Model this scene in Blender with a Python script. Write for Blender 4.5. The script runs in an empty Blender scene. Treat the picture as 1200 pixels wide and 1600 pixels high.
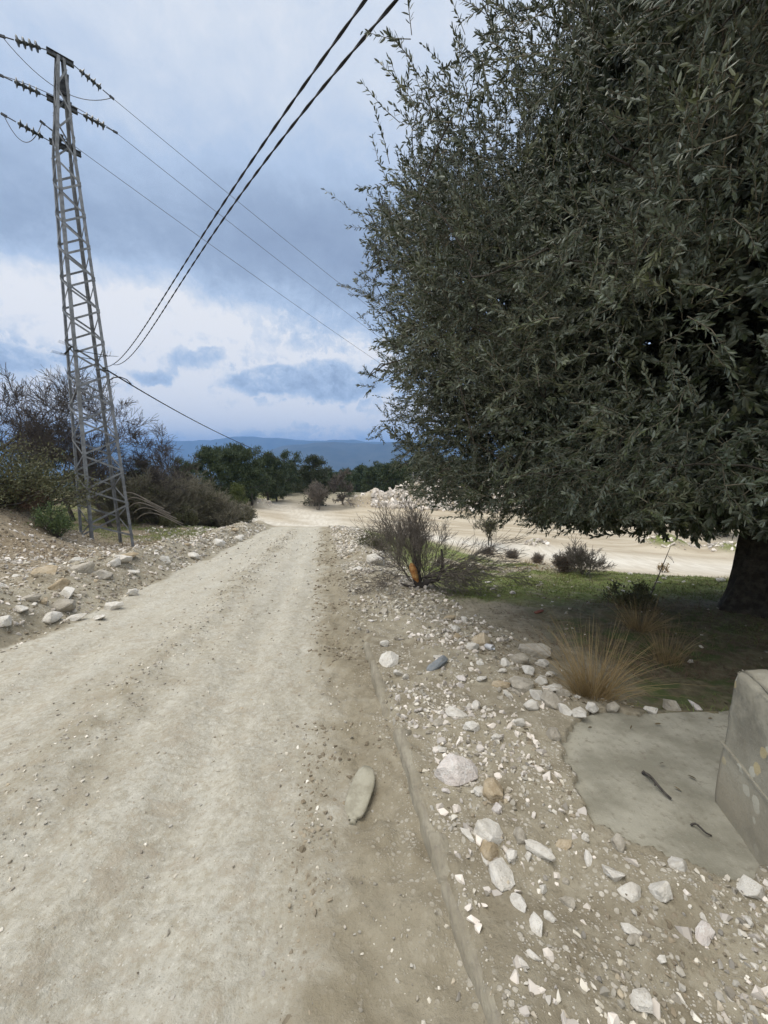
import bpy, bmesh, math, random
import numpy as np
from mathutils import Vector, Matrix
R = math.radians
scene = bpy.context.scene
C = scene.collection

# ------------------------------------------------------------------ camera
F_PX, PITCH, EYE = 620.0, math.atan(85 / 620.0), 1.6
cam = bpy.data.cameras.new('camera'); camo = bpy.data.objects.new('camera', cam); C.objects.link(camo)
cam.sensor_fit = 'VERTICAL'; cam.sensor_height = 36.0; cam.sensor_width = 27.0
cam.lens = 36.0 * F_PX / 1600.0
cam.clip_start = 0.05; cam.clip_end = 40000
camo.location = (0, 0, EYE); camo.rotation_euler = (R(90) - PITCH, 0, 0)
scene.camera = camo
scene.render.resolution_x, scene.render.resolution_y = 768, 1024
scene.view_settings.view_transform = 'Standard'; scene.view_settings.look = 'None'
scene.view_settings.gamma = 1.0; scene.view_settings.exposure = 0.66
scene.render.engine = 'CYCLES'
scene.cycles.use_denoising = True; scene.cycles.denoising_prefilter = 'ACCURATE'
scene.cycles.max_bounces = 6; scene.cycles.diffuse_bounces = 3
scene.cycles.volume_bounces = 0

# ------------------------------------------------------------------ node helper
class NT:
    def __init__(s, tree): s.t = tree; s.n = tree.nodes; s.l = tree.links
    def set(s, sock, v):
        if isinstance(v, bpy.types.NodeSocket): s.l.new(v, sock)
        elif v is not None:
            if hasattr(sock, 'default_value') and sock.type == 'RGBA' and len(v) == 3: v = (*v, 1)
            sock.default_value = v
    def m(s, op, a, b=None, c=None, clamp=False):
        n = s.n.new('ShaderNodeMath'); n.operation = op; n.use_clamp = clamp
        for i, v in enumerate((a, b, c)):
            if v is not None: s.set(n.inputs[i], v)
        return n.outputs[0]
    def mix(s, f, a, b, mode='MIX'):
        n = s.n.new('ShaderNodeMix'); n.data_type = 'RGBA'; n.blend_type = mode
        s.set(n.inputs[0], f); s.set(n.inputs[6], a); s.set(n.inputs[7], b)
        return n.outputs[2]
    def sm(s, v, lo, hi, a=0.0, b=1.0):
        n = s.n.new('ShaderNodeMapRange'); n.interpolation_type = 'SMOOTHSTEP'
        s.set(n.inputs[0], v); s.set(n.inputs[1], lo); s.set(n.inputs[2], hi); s.set(n.inputs[3], a); s.set(n.inputs[4], b)
        return n.outputs[0]
    def noise(s, vec, scale, detail=4, rough=.55, dist=0.0, out=0):
        n = s.n.new('ShaderNodeTexNoise'); s.set(n.inputs['Vector'], vec)
        n.inputs['Scale'].default_value = scale; n.inputs['Detail'].default_value = detail
        n.inputs['Roughness'].default_value = rough; n.inputs['Distortion'].default_value = dist
        return n.outputs[out]
    def vor(s, vec, scale, feat='F1', out=0):
        n = s.n.new('ShaderNodeTexVoronoi'); n.feature = feat; s.set(n.inputs['Vector'], vec); n.inputs['Scale'].default_value = scale
        return n.outputs[out]
    def comb(s, x, y, z):
        n = s.n.new('ShaderNodeCombineXYZ')
        for i, v in enumerate((x, y, z)): s.set(n.inputs[i], v)
        return n.outputs[0]
    def sep(s, v):
        n = s.n.new('ShaderNodeSeparateXYZ'); s.set(n.inputs[0], v); return n.outputs
    def vm(s, op, a, b=None):
        n = s.n.new('ShaderNodeVectorMath'); n.operation = op; s.set(n.inputs[0], a)
        if b is not None: s.set(n.inputs[1], b)
        return n.outputs[0]
    def pos(s): return s.n.new('ShaderNodeNewGeometry').outputs['Position']
    def bump(s, h, strength, dist, normal=None):
        n = s.n.new('ShaderNodeBump'); s.set(n.inputs['Height'], h); n.inputs['Strength'].default_value = strength
        n.inputs['Distance'].default_value = dist
        if normal is not None: s.set(n.inputs['Normal'], normal)
        return n.outputs[0]

def material(name):
    m = bpy.data.materials.new(name); m.use_nodes = True
    nt = NT(m.node_tree); b = m.node_tree.nodes['Principled BSDF']
    return m, nt, b

# ------------------------------------------------------------------ sky, sun
SUN_EL, SUN_AZ = R(66), R(-75)
world = bpy.data.worlds.new('World'); scene.world = world; world.use_nodes = True
w = NT(world.node_tree); bg = world.node_tree.nodes['Background']
sky = w.n.new('ShaderNodeTexSky'); sky.sky_type = 'NISHITA'; sky.sun_disc = False
sky.sun_elevation = SUN_EL; sky.sun_rotation = SUN_AZ; sky.air_density = 1.2; sky.dust_density = 1.5
d0 = w.n.new('ShaderNodeTexCoord').outputs['Generated']
warp = w.vm('SUBTRACT', w.noise(d0, 5.0, 6, .62, out=1), (.5, .5, .5))
dw = w.vm('ADD', d0, w.vm('MULTIPLY', warp, (.14, .14, .10)))
x_, y_, z_ = w.sep(dw)
az = w.m('ARCTAN2', x_, y_); el = w.m('ARCSINE', w.m('MINIMUM', w.m('MAXIMUM', z_, -1.0), 1.0))
X0, Y0, Z0 = w.sep(d0)
el0 = w.m('ARCSINE', w.m('MINIMUM', w.m('MAXIMUM', Z0, -1.0), 1.0))
zz = w.m('ADD', w.m('MAXIMUM', Z0, 0.0), .16)
pl = w.comb(w.m('DIVIDE', X0, zz), w.m('DIVIDE', Y0, zz), 0.0)
n_big = w.noise(pl, 1.1, 7, .55, .4)
n_mid = w.noise(pl, 3.2, 7, .58, .3)
def px_dir(px, py):
    u, v = (px - 600) / F_PX, (800 - py) / F_PX
    c, s_ = math.cos(PITCH), math.sin(PITCH)
    return Vector((u, c + v * s_, -s_ + v * c))
def azel(px, py):
    d = px_dir(px, py).normalized(); return math.atan2(d.x, d.y), math.asin(d.z)
def blob(px, py, wpx, hpx):
    a, e = azel(px, py); d = px_dir(px, py); k = 1 / (F_PX * d.length)
    wa, we = wpx * k, hpx * k
    qa = w.m('POWER', w.m('DIVIDE', w.m('SUBTRACT', az, a), wa), 2.0); qe = w.m('POWER', w.m('DIVIDE', w.m('SUBTRACT', el, e), we), 2.0)
    return w.m('EXPONENT', w.m('MULTIPLY', w.m('ADD', qa, qe), -1.0))
def addall(l):
    r = l[0]
    for v in l[1:]: r = w.m('ADD', r, v)
    return r
# tone: 0 dark cloud base, 1 bright gap
tone = w.m('ADD', w.m('MULTIPLY', w.m('SUBTRACT', n_big, .5), .60), w.m('MULTIPLY', w.m('SUBTRACT', n_mid, .5), w.sm(el0, R(14), R(34), .55, .30)))
grad = w.sm(el0, R(2), R(20), .80, .44)
grad2 = w.sm(el0, R(20), R(45), 0.0, .32)
bright = addall([w.m('MULTIPLY', blob(*b[:4]), b[4]) for b in
    [(90, 490, 190, 60, .42), (330, 510, 280, 50, .42), (280, 605, 120, 26, .30), (520, 560, 140, 22, .2), (150, 440, 120, 40, .2), (440, 650, 300, 18, .36), (150, 650, 260, 16, .25), (330, 30, 300, 140, .08)]])
dark = addall([w.m('MULTIPLY', blob(*b[:4]), b[4]) for b in
    [(490, 370, 170, 80, .26), (200, 330, 240, 110, .08), (40, 560, 70, 30, .2), (640, 420, 200, 110, .12)]])
tone = w.m('SUBTRACT', w.m('ADD', w.m('ADD', tone, grad), w.m('ADD', grad2, bright)), dark)
cum = addall([blob(*b) for b in [(235, 588, 40, 14), (285, 562, 44, 18), (330, 550, 24, 12), (390, 598, 46, 16), (432, 580, 30, 15), (480, 608, 70, 22), (560, 598, 60, 22), (515, 574, 32, 15), (700, 590, 80, 30), (30, 570, 50, 18), (-150, 560, 120, 40)]])
n_c = w.noise(dw, 15.0, 9, .68)
cf = w.m('ADD', cum, w.m('MULTIPLY', w.m('SUBTRACT', n_c, .5), w.sm(el0, R(16), R(22), 2.3, .3)))
cmask = w.sm(cf, .26, .92)
edge = w.m('MULTIPLY', w.sm(cf, .05, .34), w.m('SUBTRACT', 1.0, cmask))
n_f = w.noise(dw, 30.0, 7, .65)
tone = w.m('ADD', tone, w.m('ADD', w.m('MULTIPLY', edge, .22), w.m('MULTIPLY', w.m('SUBTRACT', n_f, .5), w.sm(el0, R(12), R(26), .26, .08))))
n_cs = w.noise(w.vm('ADD', dw, (.012, 0, .030)), 15.0, 9, .68)
lit = w.m('SUBTRACT', n_c, n_cs)                # sunlit tops, shaded undersides
tone = w.m('ADD', tone, w.m('MULTIPLY', lit, w.sm(el0, R(14), R(26), .8, .16)))
inner = w.m('ADD', w.m('MULTIPLY', lit, 1.15), w.m('ADD', .12, w.m('ADD', w.m('MULTIPLY', n_c, .55), w.m('MULTIPLY', w.sm(el, R(9), R(15)), .22))))
tone = w.mix(w.m('MULTIPLY', cmask, .80), tone, inner)
ramp = w.n.new('ShaderNodeValToRGB'); w.set(ramp.inputs[0], tone)
cr = ramp.color_ramp
cr.elements[0].position = 0.0; cr.elements[0].color = (.215, .275, .395, 1)
cr.elements[1].position = 1.0; cr.elements[1].color = (.80, .80, .81, 1)
for p_, c_ in ((.3, (.30, .38, .515, 1)), (.55, (.42, .52, .68, 1)), (.78, (.60, .66, .75, 1))):
    e_ = cr.elements.new(p_); e_.color = c_
cl = w.vm('MULTIPLY', ramp.outputs[0], (7.45, 7.45, 7.45))
col = w.mix(.95, w.vm('MULTIPLY', sky.outputs[0], (.8, .8, .8)), cl)
# overcast zenith is brighter; warm boost overhead and behind viewer added as fill light
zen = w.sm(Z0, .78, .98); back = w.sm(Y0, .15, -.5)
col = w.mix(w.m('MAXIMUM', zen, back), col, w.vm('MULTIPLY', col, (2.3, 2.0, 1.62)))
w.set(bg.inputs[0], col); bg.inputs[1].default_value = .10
sun = bpy.data.lights.new('sun', 'SUN'); sun.energy = 1.5; sun.angle = R(50); sun.color = (1, .95, .87)
suno = bpy.data.objects.new('sun', sun); C.objects.link(suno)
sd = Vector((math.sin(SUN_AZ) * math.cos(SUN_EL), math.cos(SUN_AZ) * math.cos(SUN_EL), math.sin(SUN_EL)))
suno.rotation_euler = (-sd).to_track_quat('-Z', 'Y').to_euler(); suno.location = sd * 60

# ------------------------------------------------------------------ numpy helpers
rng = np.random.default_rng(7)
def vnoise(x, y, seed=0):
    xi = np.floor(x).astype(np.int64); yi = np.floor(y).astype(np.int64)
    fx = x - xi; fy = y - yi
    def h(a, b):
        n = (a * 374761393 + b * 668265263 + seed * 1442695041) & 0xFFFFFFFF
        n = ((n ^ (n >> 13)) * 1274126177) & 0xFFFFFFFF
        return ((n ^ (n >> 16)) & 0xFFFF) / 65535.0
    u = fx * fx * (3 - 2 * fx); v = fy * fy * (3 - 2 * fy)
    return (h(xi, yi) * (1 - u) + h(xi + 1, yi) * u) * (1 - v) + (h(xi, yi + 1) * (1 - u) + h(xi + 1, yi + 1) * u) * v - .5
def fbm(x, y, s, oct=4, seed=0, gain=.5):
    r = 0; a = 1.0
    for o in range(oct):
        r = r + a * vnoise(x / s, y / s, seed + o * 17); a *= gain; s *= .5
    return r
def sstep(a, b, x):
    t = np.clip((x - a) / (b - a), 0, 1); return t * t * (3 - 2 * t)

def mesh_np(name, V, faces, smooth=False):
    V = np.asarray(V, np.float32).reshape(-1, 3)
    me = bpy.data.meshes.new(name)
    me.vertices.add(len(V)); me.vertices.foreach_set('co', V.ravel())
    faces = [np.asarray(f, np.int32) for f in faces if len(f)]
    loops = np.concatenate([f.ravel() for f in faces])
    tot = np.concatenate([np.full(len(f), f.shape[1], np.int32) for f in faces])
    start = np.concatenate([[0], np.cumsum(tot)[:-1]]).astype(np.int32)
    me.loops.add(len(loops)); me.loops.foreach_set('vertex_index', loops)
    me.polygons.add(len(tot)); me.polygons.foreach_set('loop_start', start)
    me.polygons.foreach_set('use_smooth', np.full(len(tot), smooth, bool))
    me.update(calc_edges=True)
    return me
def link(name, me, mat=None, parent=None, loc=None):
    o = bpy.data.objects.new(name, me); C.objects.link(o)
    if mat is not None and not me.materials: me.materials.append(mat)
    if parent is not None: o.parent = parent
    if loc is not None: o.location = loc
    return o
def tag(o, label=None, cat=None, group=None, kind=None):
    if label: o['label'] = label
    if cat: o['category'] = cat
    if group: o['group'] = group
    if kind: o['kind'] = kind
    return o
def thing(name, label, cat, loc=(0, 0, 0), rz=0, group=None):
    o = bpy.data.objects.new(name, None); C.objects.link(o); o.empty_display_size = .2
    o.location = loc; o.rotation_euler = (0, 0, rz)
    return tag(o, label, cat, group)
KIDS = {}
def part(name, me, mat, parent):
    o = link(name, me, mat, parent); KIDS.setdefault(parent.name, []).append(o); return o
def copy_thing(root, loc, rz=0, scale=1.0, label=None, group=None):
    r = root.copy(); C.objects.link(r); r.location = loc; r.rotation_euler = (0, 0, rz)
    r.scale = (scale,) * 3 if np.isscalar(scale) else scale
    if label: r['label'] = label
    if group: r['group'] = group
    for ch in KIDS.get(root.name, []):
        c = ch.copy(); C.objects.link(c); c.parent = r
    return r

def cones(P0, P1, R0, R1, sides=4):
    P0 = np.asarray(P0, float); P1 = np.asarray(P1, float); n = len(P0)
    d = P1 - P0; d /= np.linalg.norm(d, axis=1, keepdims=True) + 1e-9
    ref = np.where(np.abs(d[:, 2:3]) < .9, np.array([[0, 0, 1.0]]), np.array([[1.0, 0, 0]]))
    a = np.cross(d, ref); a /= np.linalg.norm(a, axis=1, keepdims=True) + 1e-9
    b = np.cross(d, a)
    th = np.arange(sides) * 2 * np.pi / sides
    off = a[:, None] * np.cos(th)[None, :, None] + b[:, None] * np.sin(th)[None, :, None]
    A = P0[:, None] + off * np.asarray(R0)[:, None, None]
    B = P1[:, None] + off * np.asarray(R1)[:, None, None]
    V = np.concatenate([A, B], 1).reshape(-1, 3)
    base = np.arange(n)[:, None] * 2 * sides
    i = np.arange(sides)[None]; j = (i + 1) % sides
    Fq = np.stack([base + i, base + j, base + sides + j, base + sides + i], -1).reshape(-1, 4)
    return V, Fq
def tube(P, rad, sides=10, cap=True):
    P = np.asarray(P, float); n = len(P); rad = np.broadcast_to(rad, n)
    t = np.gradient(P, axis=0); t /= np.linalg.norm(t, axis=1, keepdims=True) + 1e-9
    V = []; a = np.cross(t[0], [0, 0, 1.0]); 
    if np.linalg.norm(a) < 1e-3: a = np.array([1.0, 0, 0])
    for k in range(n):
        a = a - t[k] * np.dot(a, t[k]); a /= np.linalg.norm(a); b = np.cross(t[k], a)
        th = np.arange(sides) * 2 * np.pi / sides
        V.append(P[k] + rad[k] * (np.cos(th)[:, None] * a + np.sin(th)[:, None] * b))
    V = np.concatenate(V); i = np.arange(sides); j = (i + 1) % sides
    Fq = np.concatenate([np.stack([k * sides + i, k * sides + j, (k + 1) * sides + j, (k + 1) * sides + i], -1) for k in range(n - 1)])
    return V, Fq
class MB:                                    # collects pieces of ONE part
    def __init__(s): s.V = []; s.F = {}; s.n = 0
    def add(s, V, *Fs):
        for Fq in Fs:
            Fq = np.asarray(Fq)
            s.F.setdefault(Fq.shape[1], []).append(Fq + s.n)
        s.V.append(np.asarray(V)); s.n += len(V); return s
    def tube(s, P, r, sides=8): return s.add(*tube(P, r, sides))
    def box(s, p0, p1, w, t, up=(0, 0, 1)):   # bar of section w x t
        p0 = np.array(p0, float); p1 = np.array(p1, float); d = p1 - p0; d /= np.linalg.norm(d)
        up = np.array(up, float); a = np.cross(d, up)
        if np.linalg.norm(a) < 1e-3: a = np.cross(d, [1, 0, 0])
        a /= np.linalg.norm(a); b = np.cross(a, d); a = a * w / 2; b = b * t / 2
        V = [p + sa * a + sb * b for p in (p0, p1) for sa, sb in ((-1, -1), (1, -1), (1, 1), (-1, 1))]
        return s.add(V, [[3, 2, 1, 0], [4, 5, 6, 7], [0, 1, 5, 4], [1, 2, 6, 5], [2, 3, 7, 6], [3, 0, 4, 7]])
    def lathe(s, c, axis, prof, sides=14):    # prof = [(t along axis, radius)]
        c = np.array(c, float); d = np.array(axis, float); d /= np.linalg.norm(d)
        P = [c + d * t for t, _ in prof]
        a = np.cross(d, [0, 0, 1.0]); a = a / np.linalg.norm(a) if np.linalg.norm(a) > 1e-3 else np.array([1.0, 0, 0]); b = np.cross(d, a)
        th = np.arange(sides) * 2 * np.pi / sides
        V = np.concatenate([p + r * (np.cos(th)[:, None] * a + np.sin(th)[:, None] * b) for p, (_, r) in zip(P, prof)])
        i = np.arange(sides); j = (i + 1) % sides
        Fq = np.concatenate([np.stack([k * sides + i, k * sides + j, (k + 1) * sides + j, (k + 1) * sides + i], -1) for k in range(len(prof) - 1)])
        return s.add(V, Fq)
    def mesh(s, name, smooth=False): return mesh_np(name, np.concatenate(s.V), [np.concatenate(f) for f in s.F.values()], smooth)
    def build(s, name, mat, parent=None, smooth=False):
        me = s.mesh(name, smooth)
        return part(name, me, mat, parent) if parent is not None else link(name, me, mat)

# ------------------------------------------------------------------ terrain
LK = .158
def lat(x, y): return x + LK * y - .45          # lateral distance from the kerb, + is right
CP = []
for yy in (-3, 0, 2, 4, 7, 10, 14, 18, 22, 25):
    for ll in (-3.7, -2.1, -.4): CP.append((ll - LK * yy + .45, yy, -.115 * yy))
for yy, o in ((0, .0), (1.5, .0), (3, .0), (5, .03), (8, .10), (12, .22), (16, .32), (20, .3), (24, .12)):
    CP.append((.75 - LK * yy + .45, yy, -.115 * yy + o))
for yy in (-3, 0, 3, 6, 9): CP.append((-4.6 - LK * yy + .45, yy, -.115 * yy + .12))
for yy in (12, 15, 18, 21): CP.append((-4.6 - LK * yy + .45, yy, -.115 * yy + .14))
CP += [(-7.5, 2, .45), (-7, 6, -.05), (-9, 8.6, -.28), (-9.9, 10, .12), (-11.2, 12.3, .05), (-9.2, 11.5, -.85), (-13, 9, .6), (-13, 13, -.3), (-10.3, 14.4, -1.62), (-9.2, 13.2, -1.45), (-9, 18, -1.78), (-11.3, 20, -1.85),
       (-9.3, 23, -2.5), (-16, 17, -1.0), (-25, 15, .1), (-25, 30, -1.4), (-13, 29, -2.6), (-20, 38, -3.0), (-40, 20, .5), (-40, 40, -2)]
YZ = -3.32
CP += [(a, b, YZ) for a, b in ((-9, 31), (-12, 40), (-3, 30), (0, 34), (0, 44), (6, 27), (10, 24), (12, 40), (7.5, 19.2), (10.6, 16.6), (14, 20), (20, 16), (20, 28), (22, 44), (35, 18), (35, 30), (40, 44), (-14, 48), (10, 50), (30, 55))]
CP += [(1.3, 1.15, .01), (1.1, 1.38, -.005), (1.9, .9, .0), (1.2, .6, .0), (1.3, 2.1, -.07), (2.0, 1.5, -.08), (1.1, 3.2, -.28), (.72, 4.2, -.42), (2.1, 2.62, -.33), (2.2, 3.5, -.52), (3.6, 3.4, -.56), (3.2, 2.3, -.42), (5.3, 5.5, -.66),
       (3, 5, -.63), (1.6, 5.6, -.70), (.7, 8.5, -1.14), (2.2, 7.5, -1.03), (4, 8, -1.12), (4.2, 10, -1.36), (4.8, 12, -1.72), (1.6, 12, -1.66), (7, 11, -1.72), (10, 10.5, -1.75), (7.2, 8, -1.05), (5.8, 15, -2.75), (2.5, 16, -2.35), (4.5, 18, -3.0),
       (2.5, 20, -2.85), (0.8, 20, -2.6), (1.5, 25, -3.2), (9, 13.8, -2.75), (10, 6, -.85), (10, 1, -.5), (4.5, 0, -.35), (14, 12, -2.5), (20, 10, -2.4), (4, -3, -.2), (20, 0, -1)]
CP = np.array(CP, float)
def _phi(r2): return np.sqrt(r2 + .49)
def _base(y): return np.where(y < 28.8, -.115 * y, YZ)
_A = _phi(((CP[:, None, :2] - CP[None, :, :2]) ** 2).sum(-1)) + np.eye(len(CP)) * 1e-3
_W = np.linalg.solve(_A, CP[:, 2] - _base(CP[:, 1]))
MOUNDS = [(-14.2, 41, 1.6, 1.4), (-12.2, 40, .8, 1.2), (7.0, 39, 1.5, 3.4), (11, 38, 2.2, 3.6), (15, 37, 2.0, 3.5), (19.5, 36.5, 1.8, 3.0), (-3.0, 40.2, .8, 1.6), (-.8, 40, 1.3, 2.0), (2.0, 39.8, 1.6, 2.5), (4.6, 39.4, 1.4, 2.6), (8.5, 21.5, .35, 1.0), (15.5, 21.5, .9, 1.3), (18, 20, .7, 1.4)]
def zslab(y): return -.02 - .07 * y
SLAB_SEEN = [(1.10, 2.20), (1.16, 2.33), (1.28, 2.47), (1.50, 2.585), (2.0, 2.60), (2.7, 2.62), (2.7, 1.42), (1.62, 1.42), (1.36, 1.45), (1.134, 1.535), (1.006, 1.67), (1.02, 1.95)]
def inside(x, y, poly):
    r = np.zeros(x.shape, bool)
    for (a, b), (c, d) in zip(poly, poly[1:] + poly[:1]):
        hit = ((b > y) != (d > y)) & (x < (c - a) * (y - b) / (d - b + 1e-12) + a); r ^= hit
    return r
def height0(x, y):
    x = np.asarray(x, float); y = np.asarray(y, float); sh = np.broadcast(x, y).shape
    x = np.broadcast_to(x, sh).ravel(); y = np.broadcast_to(y, sh).ravel()
    near = np.zeros(len(x))
    xc = np.clip(x, -45, 45); yc = np.clip(y, -6, 56)
    for k0 in range(0, len(x), 20000):
        s = slice(k0, k0 + 20000)
        near[s] = _phi((xc[s, None] - CP[None, :, 0]) ** 2 + (yc[s, None] - CP[None, :, 1]) ** 2) @ _W + _base(yc[s])
    l = lat(x, y); wr = sstep(-4.5, -3.8, l) * (1 - sstep(.25, .8, l)) * (1 - sstep(20, 26, y)) * sstep(-5, -3, y)
    near = near * (1 - wr) + (-.115 * y + .03 * np.exp(-((l + 2.1) / 1.2) ** 2)) * wr
    wv = (1 - sstep(2.45, 3.1, y)) * sstep(.0, .06, l) * (1 - sstep(2.5, 3.3, x)) * sstep(-3, -1, y)
    zv = (-.115 * y + .068) + ((zslab(y) + .022) - (-.115 * y + .068)) * sstep(.12, .7, l)
    near = near * (1 - wv) + zv * wv
    for mx, my, mh, mr in MOUNDS:
        near += mh * np.exp(-((x - mx) ** 2 + (y - my) ** 2) / (mr * mr) * 1.6) * (1 + .5 * fbm(x, y, 1.2, 3, 5))
    far = np.where(y > 0, np.interp(np.abs(y), [0, 56, 75, 120, 400, 1500, 3000, 9000], [-1, -3.4, -6.5, -13, -36, -150, -190, -200]), 2)
    far = far + 16 * np.exp(-(((x - 95) / 125) ** 2 + ((y - 230) / 85) ** 2)) + 3 * fbm(x, y, 60, 3, 9) * sstep(60, 200, np.hypot(x, y))
    t = np.maximum(sstep(46, 66, y), sstep(42, 60, np.abs(x)))
    t = np.maximum(t, sstep(5, 8, -y))
    return (near * (1 - t) + far * t).reshape(sh)
def zones(x, y):
    """road / right verge / left berm / grass / yard / leaf-litter weights"""
    l = lat(x, y); nz = fbm(x, y, 1.0, 4, 3); nzs = fbm(x, y, .25, 3, 4); n6 = fbm(x, y, 4, 3, 6)
    endy = 1 - sstep(25, 29, y)
    road = sstep(-3.95, -3.6, l + .35 * nz) * (1 - sstep(-.70, -.15, l + .35 * nz + .2 * nzs))
    yard = np.maximum(sstep(25, 28, y + 1.2 * nz) * sstep(-16, -13, x + 2 * n6), sstep(0, .35, -(height0(x, y) - YZ) + .55 + .1 * nz) * (y > 12) * (x > 0))
    yard = yard * (1 - sstep(41, 47, y + 3 * n6)) * (1 - sstep(44, 55, np.abs(x)))
    verge = sstep(-.5, -.2, l + .15 * nz) * (1 - sstep(1.3, 1.9, l + .6 * nz)) * endy
    berm = (1 - sstep(-4.1, -3.75, l + .3 * nz)) * sstep(-6.2, -5.2, l + .7 * nz) * endy
    right = sstep(1.2, 2.4, l + .6 * nz) * (1 - yard)
    grass = (y < 22) * right * sstep(5.6, 7.0, y - .1 * x + 1.4 * nz) * (1 - sstep(.1, .25, nz * .8 + n6 * .5 - .12)) 
    gl = (1 - sstep(-6.5, -5.3, l + nz)) * sstep(14.5, 17, y + 2 * nz) * (1 - sstep(.0, .3, nz + .05)) * (1 - yard)
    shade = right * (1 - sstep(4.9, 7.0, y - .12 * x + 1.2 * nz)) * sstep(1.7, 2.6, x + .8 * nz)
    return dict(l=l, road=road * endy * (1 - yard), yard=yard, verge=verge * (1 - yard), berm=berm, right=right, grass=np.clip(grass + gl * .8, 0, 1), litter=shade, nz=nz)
def relief(x, y, z=None):
    z = z or zones(x, y); l = z['l']
    h = 0.022 * fbm(x, y, .9, 3, 21)
    rough = np.clip(z['verge'] + z['berm'] + .55 * z['right'] + .35 * (1 - z['road']) * (1 - z['yard']) + .5 * (l < -5) * (y < 30), 0, 1)
    fade = 1 - sstep(60, 90, np.hypot(x, y))
    h = h + rough * (.055 * fbm(x, y, .45, 4, 23, .6) + .03 * np.abs(fbm(x, y, .13, 2, 29)))
    mud = np.exp(-((l + .30) / .2) ** 2) * (1 - z['yard'])
    h = h + mud * (.035 * fbm(x, y, .14, 3, 31)) + .016 * np.exp(-((l + .06) / .16) ** 2) * (1 - z['yard']) * (1 + 1.2 * fbm(x, y, .3, 2, 32))
    ctr = np.exp(-((l + 2.1 + .25 * fbm(x * .3, y, 3, 2, 33)) / .28) ** 2)
    h = h + z['road'] * (.010 * fbm(x, y, .075, 3, 51, .6) + .03 * ctr + ctr * .03 * fbm(x, y, .12, 2, 37) + .022 * fbm(x * 1.0, y * .6, .22, 4, 39, .6) + .006 * np.sin(y * 26 + 1.5 * fbm(x, y, .4, 2, 38)) * np.exp(-((l + 1.05) / .16) ** 2) * sstep(-.1, .2, fbm(x, y, 1.5, 2, 36)) + .012 * np.sin(l * 11 + 2.5 * fbm(x, y, 3, 2, 40)) - .035 * np.exp(-((l + 1.1 + .1 * fbm(y, x * 0, 3, 2, 44)) / .28) ** 2) - .035 * np.exp(-((l + 3.0 + .1 * fbm(y, x * 0, 3, 2, 46)) / .3) ** 2))
    h = h + z['berm'] * (.22 + .42 * np.abs(fbm(x, y, 1.1, 3, 41))) * np.exp(-((l + 4.7) / .7) ** 2)
    h = h + .10 * np.exp(-((l - .7) / .5) ** 2) * sstep(6, 12, y) * (1 - z['yard']) * (1 + 2 * fbm(x, y, 1.3, 2, 43))
    h = h + z['yard'] * (.05 * fbm(x, y, 3, 3, 45) + .02 * fbm(x * .4, y, .5, 2, 46))
    h = h + (1 - z['road']) * (1 - z['yard']) * .12 * fbm(x, y, 2.2, 3, 47) * sstep(6, 12, np.hypot(x, y))
    h = h + .068 * sstep(.0, .06, l) * sstep(2.45, 3.1, y) * (1 - sstep(3.9, 4.8, y)) * (1 - sstep(.5, 1.0, l))
    jx, jy = x + .08 * fbm(x, y, .14, 4, 83, .6), y + .10 * fbm(x, y, .16, 4, 84, .6)
    flat = inside(x, y, [(.9, 2.62), (2.8, 2.75), (2.8, 1.0), (.9, 1.3)]); h = np.where(flat, h * .55, h)
    h = np.where(inside(jx, jy, SLAB_SEEN), -.13, h)
    return h * fade
def H(x, y): return height0(x, y) + relief(np.asarray(x, float), np.asarray(y, float))
def Hs(x, y): return float(H(np.array([float(x)]), np.array([float(y)]))[0])
def at(px, py, depth):                       # point on a sight line at a chosen distance ahead
    d = px_dir(px, py); return Vector((0, 0, EYE)) + d * (depth / d.y)
def ground(px, py, ymax=60):                  # where that sight line meets the terrain
    d = px_dir(px, py); ys = np.exp(np.linspace(math.log(.5), math.log(ymax), 900))
    x = d.x / d.y * ys; z = EYE + d.z / d.y * ys
    below = np.nonzero(z < H(x, ys))[0]
    k = below[0] if len(below) else len(ys) - 1
    return Vector((x[k], ys[k], Hs(x[k], ys[k])))

def graded(lim, first, k, cap, far_from, far_growth):
    a = [0.0]; st = first
    while a[-1] < lim:
        v = a[-1]
        st = min(max(first, k * v), cap) if v < far_from else st * far_growth
        a.append(v + st)
    return np.array(a)
ya = graded(9500, .013, .008, .25, 48, 1.07); ya = np.concatenate([[-60, -20, -8, -5, -3, -2, -1.2, -.7, -.3], ya[ya > -.1]])
xr = graded(9000, .016, .016, .5, 45, 1.09); xa = np.concatenate([-xr[:0:-1], xr])
GX, GY = np.meshgrid(xa, ya)
gx, gy = GX.ravel(), GY.ravel()
gz_zones = zones(gx, gy)
gz = height0(gx, gy) + relief(gx, gy, gz_zones)
nx, ny = len(xa), len(ya)
ii = (np.arange(ny - 1)[:, None] * nx + np.arange(nx - 1)[None]).ravel()
quads = np.stack([ii, ii + 1, ii + nx + 1, ii + nx], -1)
fz = {k: gz_zones[k][quads].mean(1) for k in ('road', 'yard')}
AllV = np.stack([gx, gy, gz], -1)
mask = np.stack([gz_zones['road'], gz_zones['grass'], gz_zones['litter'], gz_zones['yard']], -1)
rub = np.clip(gz_zones['verge'] + gz_zones['berm'], 0, 1)
wood = sstep(45, 70, np.hypot(gx, gy)) * (1 - gz_zones['yard'])
pale = np.maximum(np.exp(-((gy - (24.6 - .52 * gx)) / (1.7 + .03 * np.abs(gx))) ** 2), .8 * np.exp(-((gx + 3.6 + .15 * (gy - 25) + .02 * (gy - 25) ** 2) / (1.8 + .08 * np.abs(gy - 25))) ** 2)) * gz_zones['yard']
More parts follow.
